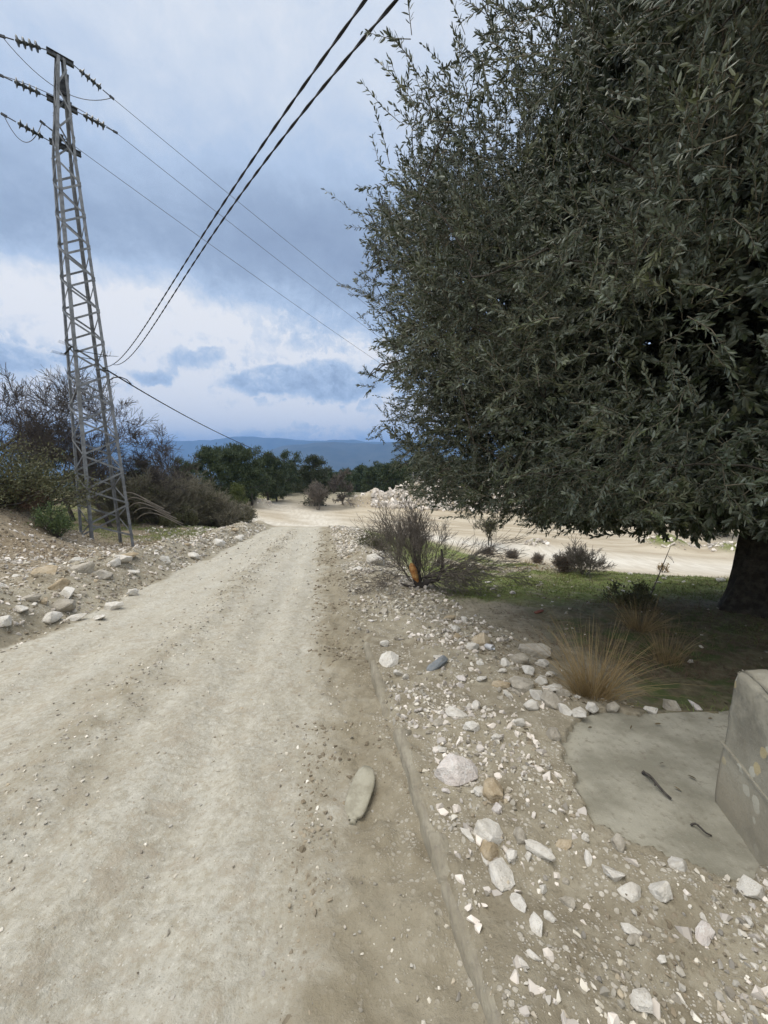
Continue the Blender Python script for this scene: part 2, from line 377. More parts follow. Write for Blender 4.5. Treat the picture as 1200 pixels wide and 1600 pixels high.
ctrm = np.exp(-((gz_zones['l'] + 2.1 + .25 * fbm(gx * .3, gy, 3, 2, 33)) / .34) ** 2) * np.clip(.75 + 2.2 * fbm(gx, gy, .5, 3, 34), 0, 1) * 1.0
mask2 = np.stack([np.clip(rub + (gz_zones['l'] < -5) * (gy < 30) * .6, 0, 1), wood, pale, np.maximum(np.exp(-((gz_zones['l'] + .34) / .38) ** 2), ctrm) * (gy < 26)], -1)

def ground_material():
    m, n, b = material('ground_soil')
    at1 = n.n.new('ShaderNodeAttribute'); at1.attribute_name = 'zone_a'
    at2 = n.n.new('ShaderNodeAttribute'); at2.attribute_name = 'zone_b'
    r, g, l_ = n.sep(at1.outputs['Vector']); yd = at1.outputs['Alpha']
    rb, wd, pa = n.sep(at2.outputs['Vector']); mud = at2.outputs['Alpha']
    p = n.pos(); px, py, pz = n.sep(p)
    # coordinates along the road, so streaks follow the wheels
    lx = n.m('ADD', px, n.m('MULTIPLY', py, LK))
    pr = n.comb(n.m('MULTIPLY', lx, 2.0), n.m('MULTIPLY', py, .45), 0.0)
    n1 = n.noise(p, 1.4, 6, .6); n2 = n.noise(p, 9, 5, .6); n3 = n.noise(p, 55, 4, .65); st = n.noise(pr, 1.6, 6, .62, .5); n4 = n.noise(p, 4.0, 5, .6, .6)
    soil = n.mix(n.sm(n1, .3, .7), (.22, .19, .135), (.335, .30, .225))
    soil = n.mix(n.sm(n2, .38, .68, 0, .65), soil, (.40, .365, .285))
    soil = n.mix(n.sm(n3, .52, .75, 0, .5), soil, (.11, .09, .06))
    soil = n.mix(n.sm(n.m('ADD', lx, n.m('MULTIPLY', n1, 2.0)), -4.4, -3.2, .62, 0), soil, n.mix(n.sm(n2, .35, .65), (.17, .125, .075), (.27, .205, .13)))
    # pale stone chips pressed into rubble
    v1 = n.vor(p, 42, out=1); ch = n.sep(v1)[0]
    d1 = n.vor(p, 42)
    chip = n.m('MULTIPLY', n.sm(ch, .70, .74), n.sm(d1, .50, .36))
    v2 = n.vor(p, 110, out=1); d2 = n.vor(p, 110); chip2 = n.m('MULTIPLY', n.sm(n.sep(v2)[1], .72, .76), n.sm(d2, .5, .35))
    chips = n.m('MULTIPLY', n.m('MAXIMUM', chip, chip2), n.m('MAXIMUM', n.m('MULTIPLY', rb, n.sm(n4, .42, .58)), n.m('MULTIPLY', n.sm(n4, .5, .7), .35)))
    soil = n.mix(n.m('MULTIPLY', chips, .85), soil, (.62, .58, .51))
    road = n.mix(n.sm(st, .36, .64, 0, .75), (.40, .373, .308), (.53, .512, .447))
    road = n.mix(n.sm(n4, .40, .70, 0, .6), road, (.49, .46, .38))
    n5 = n.noise(p, 12, 8, .74, .3)
    road = n.mix(n.sm(n5, .48, .66, 0, .75), road, (.36, .325, .25))
    road = n.mix(n.sm(n.noise(p, 2.3, 6, .7, 1.0), .5, .66, 0, .5), road, (.50, .485, .42))
    road = n.mix(n.sm(n3, .58, .8, 0, .35), road, (.27, .23, .17))
    road = n.mix(n.sm(n2, .55, .75, 0, .5), road, (.55, .53, .46))
    n6 = n.noise(p, 30, 6, .72); road = n.mix(n.sm(n6, .50, .62, 0, .65), road, (.36, .32, .245)); road = n.mix(n.sm(n6, .47, .36, 0, .55), road, (.60, .58, .51))
    n7 = n.noise(p, 5.5, 5, .7, .6); road = n.mix(n.sm(n7, .53, .62, 0, .5), road, (.375, .325, .25))
    grit = n.m('MULTIPLY', n.sm(n.vor(p, 75), .34, .22), n.sm(n.sep(n.vor(p, 75, out=1))[0], .78, .82)); road = n.mix(n.m('MULTIPLY', grit, .7), road, n.mix(n.sm(n.sep(n.vor(p, 75, out=1))[1], .4, .6), (.28, .24, .18), (.62, .60, .54)))
    c = n.mix(n.sm(n.m('ADD', r, n.m('MULTIPLY', n.m('SUBTRACT', n2, .5), .5)), .3, .75), soil, road)
    c = n.mix(n.m('MULTIPLY', mud, n.sm(n4, .3, .65, .1, .75)), c, (.265, .23, .162))
    yard = n.mix(n.sm(n.noise(n.comb(n.m('MULTIPLY', px, .25), n.m('ADD', py, n.m('MULTIPLY', px, .5)), 0.0), .8, 5, .6, .4), .35, .66), (.35, .295, .215), (.50, .445, .35))
    yard = n.mix(n.sm(n1, .55, .75, 0, .5), yard, (.29, .24, .165))
    yard = n.mix(n.m('MULTIPLY', pa, .85), yard, n.mix(n.sm(st, .35, .65), (.52, .48, .41), (.66, .63, .56)))
    c = n.mix(yd, c, yard)
    gr = n.mix(n.sm(n2, .35, .65), (.11, .145, .038), (.19, .21, .075))
    gr = n.mix(n.sm(n1, .5, .72, 0, .7), gr, (.23, .20, .125))
    c = n.mix(n.m('MULTIPLY', g, n.sm(n.m('ADD', n4, n.m('MULTIPLY', n3, .3)), .42, .62, .15, 1)), c, gr)
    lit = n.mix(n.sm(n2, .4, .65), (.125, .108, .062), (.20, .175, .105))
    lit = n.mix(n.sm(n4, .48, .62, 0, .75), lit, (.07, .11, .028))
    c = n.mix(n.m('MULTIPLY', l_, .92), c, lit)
    wdc = n.mix(n.sm(n.noise(p, .12, 5, .65), .4, .6), (.035, .05, .022), (.075, .085, .04))
    c = n.mix(wd, c, wdc)
    n.set(b.inputs['Base Color'], c); b.inputs['Roughness'].default_value = .95; b.inputs['Specular IOR Level'].default_value = .15
    h = n.m('ADD', n.m('MULTIPLY', n2, .6), n.m('ADD', n.m('MULTIPLY', n3, .25), n.m('MULTIPLY', n.noise(p, 190, 3, .6), .12)))
    h = n.m('ADD', h, n.m('ADD', n.m('MULTIPLY', chips, .25), n.m('MULTIPLY', n5, 1.0)))
    n.set(b.inputs['Normal'], n.bump(h, .75, .03))
    return m
M_GROUND = ground_material()
def sub_sheet(name, sel):
    q = quads[sel]; used, inv = np.unique(q, return_inverse=True)
    me = mesh_np(name, AllV[used], [inv.reshape(-1, 4)], True)
    for an, src in (('zone_a', mask), ('zone_b', mask2)):
        a = me.attributes.new(an, 'FLOAT_COLOR', 'POINT'); a.data.foreach_set('color', src[used].astype(np.float32).ravel())
    return link(name, me, M_GROUND)
is_road = fz['road'] > .5; is_yard = (fz['yard'] > .5) & ~is_road
tag(sub_sheet('dirt_road', is_road), kind='structure')
tag(sub_sheet('quarry_yard', is_yard), kind='structure')
tag(sub_sheet('ground', ~is_road & ~is_yard), kind='structure')

# ------------------------------------------------------------------ simple materials
def flat_mat(name, c1, c2, scale=6, rough=.8, metal=0, bump=.3, bscale=40, bdist=.01, island=None, spec=.3, detail=5):
    m, n, b = material(name); tcn = n.n.new('ShaderNodeTexCoord').outputs['Object']
    c = n.mix(n.sm(n.noise(tcn, scale, detail, .6), .35, .65), c1, c2)
    if island is not None:
        ri = n.n.new('ShaderNodeNewGeometry').outputs['Random Per Island']
        if 'gravel' in name: c = n.mix(n.sm(n.m('FRACT', n.m('MULTIPLY', ri, 57.0)), .55, .7, 0, .8), c, n.mix(n.m('FRACT', n.m('MULTIPLY', ri, 211.0)), (.34, .28, .19), (.33, .31, .28)))
        c = n.mix(n.sm(ri, 0, 1, 0, 1), n.vm('MULTIPLY', c, (island[0],) * 3), n.vm('MULTIPLY', c, (island[1],) * 3))
    n.set(b.inputs['Base Color'], c); b.inputs['Roughness'].default_value = rough; b.inputs['Metallic'].default_value = metal
    b.inputs['Specular IOR Level'].default_value = spec
    if bump: n.set(b.inputs['Normal'], n.bump(n.noise(tcn, bscale, 4, .6), bump, bdist))
    return m
def leaf_mat(name, top, top2, under, rough=.55, trans=.0):
    m, n, b = material(name); g = n.n.new('ShaderNodeNewGeometry')
    ri = g.outputs['Random Per Island']
    c = n.mix(ri, top, top2)
    c = n.mix(g.outputs['Backfacing'], c, under)
    n.set(b.inputs['Base Color'], c); b.inputs['Roughness'].default_value = rough; b.inputs['Specular IOR Level'].default_value = .35
    return m
M_BARK = flat_mat('olive_bark', (.035, .03, .024), (.085, .075, .06), 9, .95, bump=1.0, bscale=18, bdist=.05)
M_OLIVE = leaf_mat('olive_leaf', (.036, .049, .024), (.084, .100, .050), (.14, .16, .125), .36)
def clump_tones(m):                          # boughs differ a little in age and hue
    n = NT(m.node_tree); b = m.node_tree.nodes['Principled BSDF']; old = b.inputs['Base Color'].links[0].from_socket
    p = n.n.new('ShaderNodeTexCoord').outputs['Object']; f = n.noise(p, 1.1, 3, .6); g = n.noise(p, 2.7, 3, .6)
    c = n.mix(n.sm(f, .40, .62, 0, .6), old, n.vm('MULTIPLY', old, (.62, .70, .72))); c = n.mix(n.sm(g, .52, .70, 0, .7), c, n.vm('MULTIPLY', old, (1.45, 1.35, .95)))
    n.set(b.inputs['Base Color'], c)
clump_tones(M_OLIVE)
M_TWIG = flat_mat('olive_twig', (.10, .09, .065), (.17, .15, .11), 5, .9, bump=0)
M_GREYBARK = flat_mat('grey_bark', (.085, .075, .068), (.16, .145, .13), 3, .95, bump=0)
M_GREYTWIG = flat_mat('grey_twig', (.13, .115, .10), (.21, .185, .16), 2, .95, bump=0)
M_DARKBARK = flat_mat('dark_bark', (.05, .043, .04), (.095, .083, .075), 3, .95, bump=0)
M_PINE = leaf_mat('pine_needles', (.028, .048, .022), (.062, .085, .036), (.05, .07, .032), .6)
M_PINEY = leaf_mat('young_pine_needles', (.07, .10, .028), (.13, .15, .045), (.10, .12, .04), .6)
M_OAK = leaf_mat('oak_leaf', (.022, .036, .016), (.045, .06, .026), (.04, .05, .028), .5)
M_BUSH = leaf_mat('bush_leaf', (.055, .068, .024), (.12, .115, .05), (.10, .10, .055), .6)
M_BUSHG = leaf_mat('green_bush_leaf', (.06, .10, .03), (.12, .17, .06), (.11, .14, .07), .55)
M_DEAD = leaf_mat('dead_leaf', (.11, .07, .05), (.17, .11, .075), (.15, .10, .07), .8)
M_STRAW = leaf_mat('straw', (.20, .135, .06), (.37, .275, .14), (.26, .19, .09), .7)
M_GRASS = leaf_mat('grass_blade', (.10, .15, .035), (.22, .24, .085), (.14, .18, .05), .7)
M_STEEL = flat_mat('galvanised_steel', (.14, .148, .157), (.225, .236, .25), 5, .6, .25, bump=.1, bscale=60)
M_DSTEEL = flat_mat('dark_steel', (.05, .055, .06), (.10, .108, .115), 8, .6, .5, bump=.1)
M_INSUL = flat_mat('insulator_glaze', (.030, .036, .034), (.06, .065, .06), 4, .35, 0, bump=0, spec=.5)
M_WIRE = flat_mat('wire_alloy', (.12, .12, .13), (.16, .16, .17), 4, .6, .3, bump=0)
M_CABLE = flat_mat('cable_sheath', (.018, .018, .02), (.035, .035, .037), 4, .6, 0, bump=0)
M_WOODPOLE = flat_mat('pole_concrete', (.22, .22, .21), (.30, .29, .27), 3, .9, bump=.2)
M_TORN = flat_mat('torn_wood', (.40, .16, .05), (.55, .33, .13), 14, .8, bump=.8, bscale=30, bdist=.02)
M_THICK = flat_mat('thicket_twig', (.10, .095, .07), (.17, .155, .115), 2, .95, bump=0)
M_THICK2 = flat_mat('pale_thicket_twig', (.16, .15, .11), (.25, .23, .175), 2, .95, bump=0)
M_TWIGDARK = flat_mat('dry_stick', (.04, .035, .032), (.09, .08, .07), 30, .9, bump=.5, bscale=80)

def stone_mat(name, c1, c2, c3, vein=0.0):
    m, n, b = material(name); tcn = n.n.new('ShaderNodeTexCoord').outputs['Object']
    oi = n.n.new('ShaderNodeObjectInfo').outputs['Random']
    off = n.comb(n.m('MULTIPLY', oi, 37.0), n.m('MULTIPLY', oi, 11.0), 0.0); p = n.vm('ADD', tcn, off)
    a = n.noise(p, 1.4, 6, .62); f = n.noise(p, 8, 6, .65)
    c = n.mix(n.sm(a, .35, .65), c1, c2); c = n.mix(n.sm(f, .52, .72, 0, .75), c, c3)
    if vein: c = n.mix(n.sm(n.vor(n.vm('ADD', p, n.vm('MULTIPLY', n.noise(p, 2, 4, .6, out=1), (.7, .7, .7))), 1.3, 'DISTANCE_TO_EDGE'), .05, .01, 0, vein), c, (.80, .78, .75))
    c = n.mix(n.sm(oi, 0, 1, 0, .25), c, n.vm('MULTIPLY', c, (.70, .68, .64)))
    # soil caught on the underside and in hollows of the lump
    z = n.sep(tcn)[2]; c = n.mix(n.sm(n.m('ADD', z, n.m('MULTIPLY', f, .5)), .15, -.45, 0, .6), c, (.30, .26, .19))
    n.set(b.inputs['Base Color'], c); b.inputs['Roughness'].default_value = .9; b.inputs['Specular IOR Level'].default_value = .2
    n.set(b.inputs['Normal'], n.bump(n.m('ADD', f, n.m('MULTIPLY', n.noise(p, 20, 4, .6), .22)), .5, .09))
    return m
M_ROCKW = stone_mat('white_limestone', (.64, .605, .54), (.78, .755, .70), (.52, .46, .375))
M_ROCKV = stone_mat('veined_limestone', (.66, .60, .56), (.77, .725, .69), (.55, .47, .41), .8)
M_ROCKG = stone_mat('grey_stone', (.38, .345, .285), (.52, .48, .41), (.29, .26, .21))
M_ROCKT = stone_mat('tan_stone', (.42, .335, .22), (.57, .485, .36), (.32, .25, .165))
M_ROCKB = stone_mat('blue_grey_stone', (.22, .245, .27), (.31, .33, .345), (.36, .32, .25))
M_GRAVEL = flat_mat('gravel_chips', (.46, .42, .34), (.66, .625, .555), 3, .92, bump=0, island=(.55, 1.2))
M_HEAP = flat_mat('heap_stone', (.60, .54, .47), (.75, .70, .645), .6, .92, bump=.3, bscale=6, bdist=.05, island=(.60, 1.15))
M_CLOD = flat_mat('soil_clods', (.20, .165, .115), (.32, .275, .205), 5, .95, bump=.3, bscale=60, island=(.75, 1.15))

# ------------------------------------------------------------------ rocks
def rock_mesh(seed, angular=1.0, n=16, flat=1.0):
    r = np.random.default_rng(seed); bm = bmesh.new()
    v = r.normal(size=(n, 3)); v /= np.linalg.norm(v, axis=1, keepdims=True)
    v *= r.uniform(.72, 1.0, (n, 1)); v *= np.array([1.0, r.uniform(.68, .95), r.uniform(.55, .8) * flat])
    for p in v: bm.verts.new(p)
    res = bmesh.ops.convex_hull(bm, input=bm.verts)
    bmesh.ops.delete(bm, geom=[e for e in bm.verts if not e.link_faces], context='VERTS')
    bmesh.ops.bevel(bm, geom=bm.edges[:], offset=.045 / angular, segments=1, affect='EDGES', clamp_overlap=True)
    bmesh.ops.triangulate(bm, faces=bm.faces[:])
    bmesh.ops.subdivide_edges(bm, edges=[e for e in bm.edges if e.calc_length() > .28], cuts=2, use_grid_fill=True)
    bmesh.ops.triangulate(bm, faces=bm.faces[:])
    V = np.array([x.co for x in bm.verts])
    nrm = np.array([x.normal for x in bm.verts])
    d = .05 * fbm(V[:, 0] + seed * 7, V[:, 1] + V[:, 2] * 1.7, .7, 3, seed) + .025 * fbm(V[:, 0] + V[:, 2], V[:, 1] - V[:, 2], .2, 2, seed + 3)
    for x, k, nn in zip(bm.verts, d, nrm): x.co += Vector(nn) * float(k) * 1.6
    me = bpy.data.meshes.new('rock'); bm.to_mesh(me); bm.free()
    me.polygons.foreach_set('use_smooth', np.zeros(len(me.polygons), bool)); return me
RK = [rock_mesh(s, 1.0 if s % 3 else .5, 13 + s % 7) for s in range(1, 15)]
RKR = [rock_mesh(s, .3, 40) for s in range(41, 46)]
_rk = {}
def rock(mat, x, y, size, label=None, group=None, name='rock', sink=.34, asp=(1, 1, 1), rot=None, rounded=False, z=None, k=None, cat='rock'):
    pool = RKR if rounded else RK
    k = rng.integers(len(pool)) if k is None else k
    key = (rounded, int(k), mat.name)
    if key not in _rk:
        me = pool[int(k)].copy(); me.materials.append(mat); _rk[key] = me
    o = link(name, _rk[key])
    s = size / 2
    o.scale = (s * asp[0], s * asp[1], s * asp[2])
    o.rotation_euler = rot if rot is not None else (rng.uniform(-.35, .35), rng.uniform(-.35, .35), rng.uniform(0, 6.28))
    zz = Hs(x, y) if z is None else z
    o.location = (x, y, zz + s * asp[2] * .62 * (1 - 2 * sink))
    return tag(o, label, cat, group)
def prock(mat, px, py, wpx, label, **kw):     # px,py = where its foot rests, wpx = how wide it looks
    g = ground(px, py + wpx * .22)
    size = wpx / F_PX * (g.y * math.cos(PITCH) + (EYE - g.z) * math.sin(PITCH)) * 1.22
    return rock(mat, g.x, g.y, size, label, **kw)

W_, V_, G_, T_, B_ = M_ROCKW, M_ROCKV, M_ROCKG, M_ROCKT, M_ROCKB
ROCKS = [
 (V_, 715, 1196, 74, 'largest pale angular block with white veins, beside the end of the kerb', dict(k=2, rot=(.1, .15, .4), asp=(1, .95, .8))),
 (T_, 770, 1232, 42, 'rounded tan and pink stone just right of the big veined block', dict(rounded=True)),
 (V_, 779, 1262, 26, 'small squarish white stone in front of the rounded tan stone', {}),
 (W_, 745, 1230, 14, 'thin upright white chip between the veined block and the tan stone', dict(asp=(.7, 1, 1.3))),
 (W_, 766, 1297, 46, 'white lump leaning on the back of the greenish block below the veined block', {}),
 (T_, 770, 1325, 44, 'squarish block stained yellow green in the near stone row', dict(k=4)),
 (W_, 783, 1358, 54, 'wide pale block with tan left end, nearest of the stone row', dict(asp=(1, .8, .7))),
 (W_, 730, 1300, 30, 'slim white splinter lying left of the stone row', dict(asp=(1, .35, .4), rot=(0, 0, -1.0))),
 (W_, 840, 1322, 46, 'long smooth white stone lying slantwise right of the stone row', dict(asp=(1, .5, .5), rot=(0, 0, -.6), rounded=True)),
 (T_, 880, 1317, 30, 'flat cream yellow stone right of the long smooth stone', dict(asp=(1, .8, .4))),
 (W_, 798, 1335, 26, 'small white stone between the greenish block and the long smooth stone', {}),
 (G_, 812, 1305, 28, 'dull grey brown stone behind the long smooth stone', {}),
 (W_, 826, 1338, 18, 'egg sized white stone under the long smooth stone', {}),
 (W_, 809, 1407, 38, 'white wedge shaped stone with a dark underside on the near verge', dict(asp=(1, .6, .7))),
 (W_, 850, 1389, 22, 'thin upright white stone right of the white wedge', dict(asp=(.6, .7, 1.2))),
 (W_, 837, 1443, 32, 'pale triangular stone embedded in the soil below the white wedge', dict(asp=(1, 1, .5))),
 (W_, 858, 1430, 18, 'small oval white stone touching the pale triangular stone', dict(rounded=True)),
 (W_, 1003, 1558, 38, 'round white stone alone at the bottom edge of the picture', dict(rounded=True, asp=(1, 1, .6))),
 (W_, 985, 1448, 32, 'white rhombus shaped stone in the middle of the near rubble', dict(asp=(1, .8, .6))),
 (V_, 1098, 1452, 48, 'flat wide white stone sunk in mud at the right', dict(asp=(1, .6, .4))),
 (W_, 958, 1353, 40, 'crumbly white stone just below the corner of the concrete slab', {}),
 (W_, 985, 1385, 56, 'broad half buried white stone below the crumbly one', dict(asp=(1, .7, .5), sink=.4)),
 (W_, 1030, 1385, 36, 'lumpy white stone right of the broad half buried stone', {}),
 (G_, 966, 1318, 26, 'dark grey round cobble at the slab edge', dict(rounded=True)),
 (W_, 834, 1490, 28, 'slanted white stone low on the verge, right of two', dict(asp=(1, .6, .5), rot=(0, 0, -.7))),
 (W_, 816, 1503, 24, 'slanted white stone low on the verge, left of two', dict(asp=(1, .6, .5), rot=(0, 0, -.7))),
 (W_, 1058, 1345, 30, 'white cap of a buried stone close to the broken twig', dict(sink=.42)),
 (W_, 1170, 1385, 36, 'jagged white stone at the foot of the parapet block', {}),
 (B_, 685, 1032, 46, 'flat blue grey stone on the upper verge', dict(asp=(1, .7, .55))),
 (W_, 714, 1110, 42, 'white flat topped block with brown shadowed side, mid verge', dict(asp=(1, .7, .6))),
 (W_, 736, 1133, 26, 'pointed white stone just below the flat topped block', {}),
 (W_, 745, 1100, 26, 'pale stone with a yellow side behind the pointed stone', {}),
 (W_, 608, 1028, 32, 'white double lobed stone at the far end of the kerb', {}),
 (W_, 622, 1053, 18, 'small white cube of stone below the double lobed one', {}),
 (W_, 600, 1005, 20, 'small cream stone by the muddy road edge', {}),
 (T_, 752, 1000, 32, 'rounded brown boulder next to the crushed can', dict(rounded=True, asp=(.9, .9, 1.2))),
 (W_, 738, 1008, 24, 'grey white lump left of the rounded brown boulder', {}),
 (W_, 712, 982, 18, 'small white block on top of a tan one above the verge', {}),
 (T_, 713, 993, 18, 'small tan block under a white one above the verge', {}),
 (T_, 703, 962, 26, 'flat sandy stone at the top of the stony slope', dict(asp=(1, .7, .5))),
 (W_, 726, 968, 16, 'small pale stone beside the flat sandy stone', {}),
 (G_, 837, 1012, 54, 'big smooth grey brown boulder behind the straw tussock', dict(rounded=True, asp=(1, .8, .8))),
 (G_, 810, 1028, 28, 'dark grey cobble at the top of the cobble pile', dict(rounded=True)),
 (W_, 788, 1032, 30, 'long pale cobble at the top left of the cobble pile', dict(asp=(1, .7, .6))),
 (W_, 848, 1035, 24, 'light flat faced stone below the big smooth boulder', {}),
 (T_, 783, 1065, 36, 'tan slab shaped stone on the left of the cobble pile', dict(asp=(1, .6, .5))),
 (G_, 814, 1068, 38, 'large rounded pale grey cobble in the middle of the pile', dict(rounded=True)),
 (W_, 824, 1046, 24, 'upright pale cobble above the large rounded one', {}),
 (W_, 844, 1060, 24, 'pinkish white cobble at the right of the pile', {}),
 (W_, 838, 1086, 28, 'blocky white cobble in the lower pile', {}),
 (G_, 862, 1094, 40, 'wide brownish cobble in the lower pile', {}),
 (W_, 866, 1073, 24, 'light angular cobble beside the straw tussock', {}),
 (G_, 881, 1082, 22, 'narrow dark cobble tucked under the straw tussock', {}),
 (W_, 882, 1108, 28, 'angular white cobble at the bottom of the pile', {}),
 (W_, 904, 1112, 30, 'flat topped pale cobble at the slab rim', {}),
 (W_, 925, 1110, 24, 'rough pale cobble at the foot of the straw tussock', {}),
 (G_, 957, 1112, 22, 'half sunken grey cobble right of the straw tussock', dict(sink=.4)),
 (W_, 830, 1102, 26, 'low white cobble in front of the pile', {}),
 (G_, 864, 1145, 26, 'grey dusty cobble left of the slab rim', dict(rounded=True)),
 (W_, 776, 1150, 20, 'single pale cobble on bare soil left of the pile', {}),
 (V_, 1089, 1100, 32, 'flat pinkish white stone lying behind the slab', dict(asp=(1, .6, .35))),
 (G_, 1050, 1103, 30, 'weathered grey stone behind the slab near the tussock', {}),
 (W_, 1016, 1108, 22, 'small white stone resting on the far slab rim', {}),
 (W_, 586, 872, 34, 'white boulder at the left foot of the bare shrub', dict(asp=(1, .9, .9))),
 (G_, 602, 955, 18, 'pinkish grey stone on the verge below the bare shrub', {}),
 (T_, 70, 886, 46, 'large tan boulder on the left bank', dict(asp=(1, .8, .6), k=6)),
 (G_, 130, 884, 36, 'reddish grey boulder left of the pylon foot', {}),
 (G_, 160, 896, 30, 'round grey boulder below the pylon', dict(rounded=True)),
 (T_, 195, 862, 52, 'dark flat slab of rock leaning at the pylon foot', dict(asp=(1, .6, .35))),
 (W_, 178, 878, 22, 'white stone on the berm below the pylon', {}),
 (W_, 207, 925, 22, 'lone white stone at the foot of the left berm', {}),
 (W_, 258, 873, 24, 'upright white stone on the berm right of the pylon', dict(asp=(.8, .8, 1.1))),
 (W_, 208, 891, 26, 'flat white stone on the berm slope under the pylon', dict(asp=(1, .6, .4))),
 (T_, 92, 912, 34, 'tan blocky stone on the left berm below the tan boulder', {}),
 (W_, 107, 925, 30, 'white angular stone on the left berm', {}),
 (W_, 34, 945, 36, 'long white stone at the left picture edge berm', dict(asp=(1, .5, .5))),
 (W_, 6, 970, 30, 'white stone cut by the left edge of the picture', {}),
 (G_, 98, 944, 36, 'brown grey stone on the lower left berm', {}),
 (W_, 80, 962, 32, 'pale upright stone on the lower left berm', {}),
 (W_, 116, 962, 34, 'wide pale stone at the lower edge of the left berm', dict(asp=(1, .7, .5))),
 (W_, 155, 958, 44, 'flat white ledge of stone at the road side', dict(asp=(1, .5, .35))),
 (W_, 175, 945, 30, 'jagged white stone behind the flat ledge', {}),
 (W_, 55, 940, 22, 'flat white flake on the left berm', dict(asp=(1, .6, .3))),
 (W_, 342, 848, 24, 'white stone at the far end of the left berm', {}),
 (W_, 372, 842, 16, 'small bright stone beside the road near the thicket', {}),
]
for m_, px, py, wp, lb, kw in ROCKS: prock(m_, px, py, wp, lb, **kw)
# loose medium stones
def scatter_rocks(n, sampler, label, group, mats, smin, smax, name='rock'):
    c = 0
    while c < n:
        x, y = sampler(); 
        s = smin + (smax - smin) * rng.random() ** 2.2
        if .98 < x < 2.7 and 1.35 < y < 2.65: continue
        rock(mats[rng.integers(len(mats))], x, y, s, label, group, name=name, rounded=rng.random() < .2, asp=(1, rng.uniform(.6, 1), rng.uniform(.5, .9))); c += 1
def s_verge():
    y = math.exp(rng.uniform(math.log(1.1), math.log(9))); l = .15 + 1.15 * rng.random(); return l - LK * y + .45, y
def s_ridge():
    y = math.exp(rng.uniform(math.log(8), math.log(25))); l = .15 + 1.3 * rng.random(); return l - LK * y + .45, y
def s_berm():
    y = math.exp(rng.uniform(math.log(5.0), math.log(23))); l = -3.95 - 1.7 * rng.random() ** 1.2; return l - LK * y + .45, y
def s_pile():
    return 1.05 + .35 * rng.normal() * .8, 3.15 + .35 * rng.normal()
def s_grass():
    return rng.uniform(2.0, 7.5), rng.uniform(7.2, 11.5)
scatter_rocks(70, s_verge, 'small pale stone lying loose in the soil between kerb and slope', 'loose stones on the right verge', [W_, W_, W_, V_, G_], .04, .14)
scatter_rocks(45, s_ridge, 'pale broken stone in the rubble ridge along the far right road edge', 'rubble stones along the far right road edge', [W_, W_, V_, T_], .08, .34)
scatter_rocks(70, s_berm, 'broken stone heaped in the berm along the left road edge', 'berm stones along the left road edge', [W_, W_, W_, G_, T_], .12, .52)
scatter_rocks(28, s_pile, 'fist sized cobble in the pile above the concrete slab', 'cobbles piled above the slab', [W_, W_, G_], .06, .15)
scatter_rocks(24, s_grass, 'white stone scattered on the green grass patch', 'white stones on the grass', [W_, V_], .10, .32)

# gravel and clods (nobody could count these)
def chip_hull(seed):
    r = np.random.default_rng(seed); bm = bmesh.new(); v = r.normal(size=(13, 3)); v /= np.linalg.norm(v, axis=1, keepdims=True); v *= r.uniform(.75, 1.05, (13, 1))
    for q in v: bm.verts.new(q)
    bmesh.ops.convex_hull(bm, input=bm.verts); bmesh.ops.delete(bm, geom=[e for e in bm.verts if not e.link_faces], context='VERTS')
    bmesh.ops.triangulate(bm, faces=bm.faces[:]); bm.verts.index_update()
    o = (np.array([q.co for q in bm.verts]), np.array([[q.index for q in f.verts] for f in bm.faces])); bm.free(); return o
CHIPS = [chip_hull(300 + q) for q in range(10)]
def pebbles(name, X, Y, S, mat, flat=.6, sink=.15, zoff=None, kind='stuff'):
    Z = H(X, Y); which = rng.integers(0, len(CHIPS), len(X)); VV, FF, off = [], [], 0
    for q, (cv, cf_) in enumerate(CHIPS):
        m = which == q; n = int(m.sum()); k = len(cv)
        if not n: continue
        sc = np.stack([np.ones(n), rng.uniform(.45, 1, n), rng.uniform(.35, .85, n) * flat / .6], -1)
        V = cv[None] * sc[:, None]
        tl = rng.normal(0, .35, (n, 1)); V[..., 2] += V[..., 0] * tl
        a = rng.uniform(0, 6.283, n); ca, sa = np.cos(a)[:, None], np.sin(a)[:, None]
        x = V[..., 0] * ca - V[..., 1] * sa; y = V[..., 0] * sa + V[..., 1] * ca
        s = S[m][:, None] / 2
        P = np.stack([X[m][:, None] + x * s, Y[m][:, None] + y * s, Z[m][:, None] + V[..., 2] * s + s * (.3 - sink)], -1)
        VV.append(P.reshape(-1, 3)); FF.append((cf_[None] + (np.arange(n) * k)[:, None, None]).reshape(-1, 3) + off); off += n * k
    return tag(link(name, mesh_np(name, np.concatenate(VV), [np.concatenate(FF)]), mat), kind=kind)
def sample_ly(n, l0, l1, y0, y1):
    y = np.exp(rng.uniform(math.log(y0), math.log(y1), n)); l = rng.uniform(l0, l1, n); return l - LK * y + .45, y
def keep(X, Y, p):
    k = rng.random(len(X)) < p; k &= ~inside(X, Y, [(.95, 2.62), (2.8, 2.75), (2.8, 1.40), (1.35, 1.42), (1.1, 1.52), (.97, 1.67)]); return X[k], Y[k]
Xs, Ys = [], []
x, y = sample_ly(52000, .0, 1.9, .6, 26); x, y = keep(x, y, np.clip(.55 + 2.4 * fbm(x, y, .7, 3, 61), .06, 1) * (.6 + .4 * sstep(1.0, 3.0, y)) * (1 - sstep(1.2, 1.9, lat(x, y)) * .85)); Xs.append(x); Ys.append(y)
x, y = sample_ly(16000, -7.0, -3.75, 3.5, 25); x, y = keep(x, y, np.clip(.6 + 1.5 * fbm(x, y, .7, 3, 62), .1, 1)); Xs.append(x); Ys.append(y)
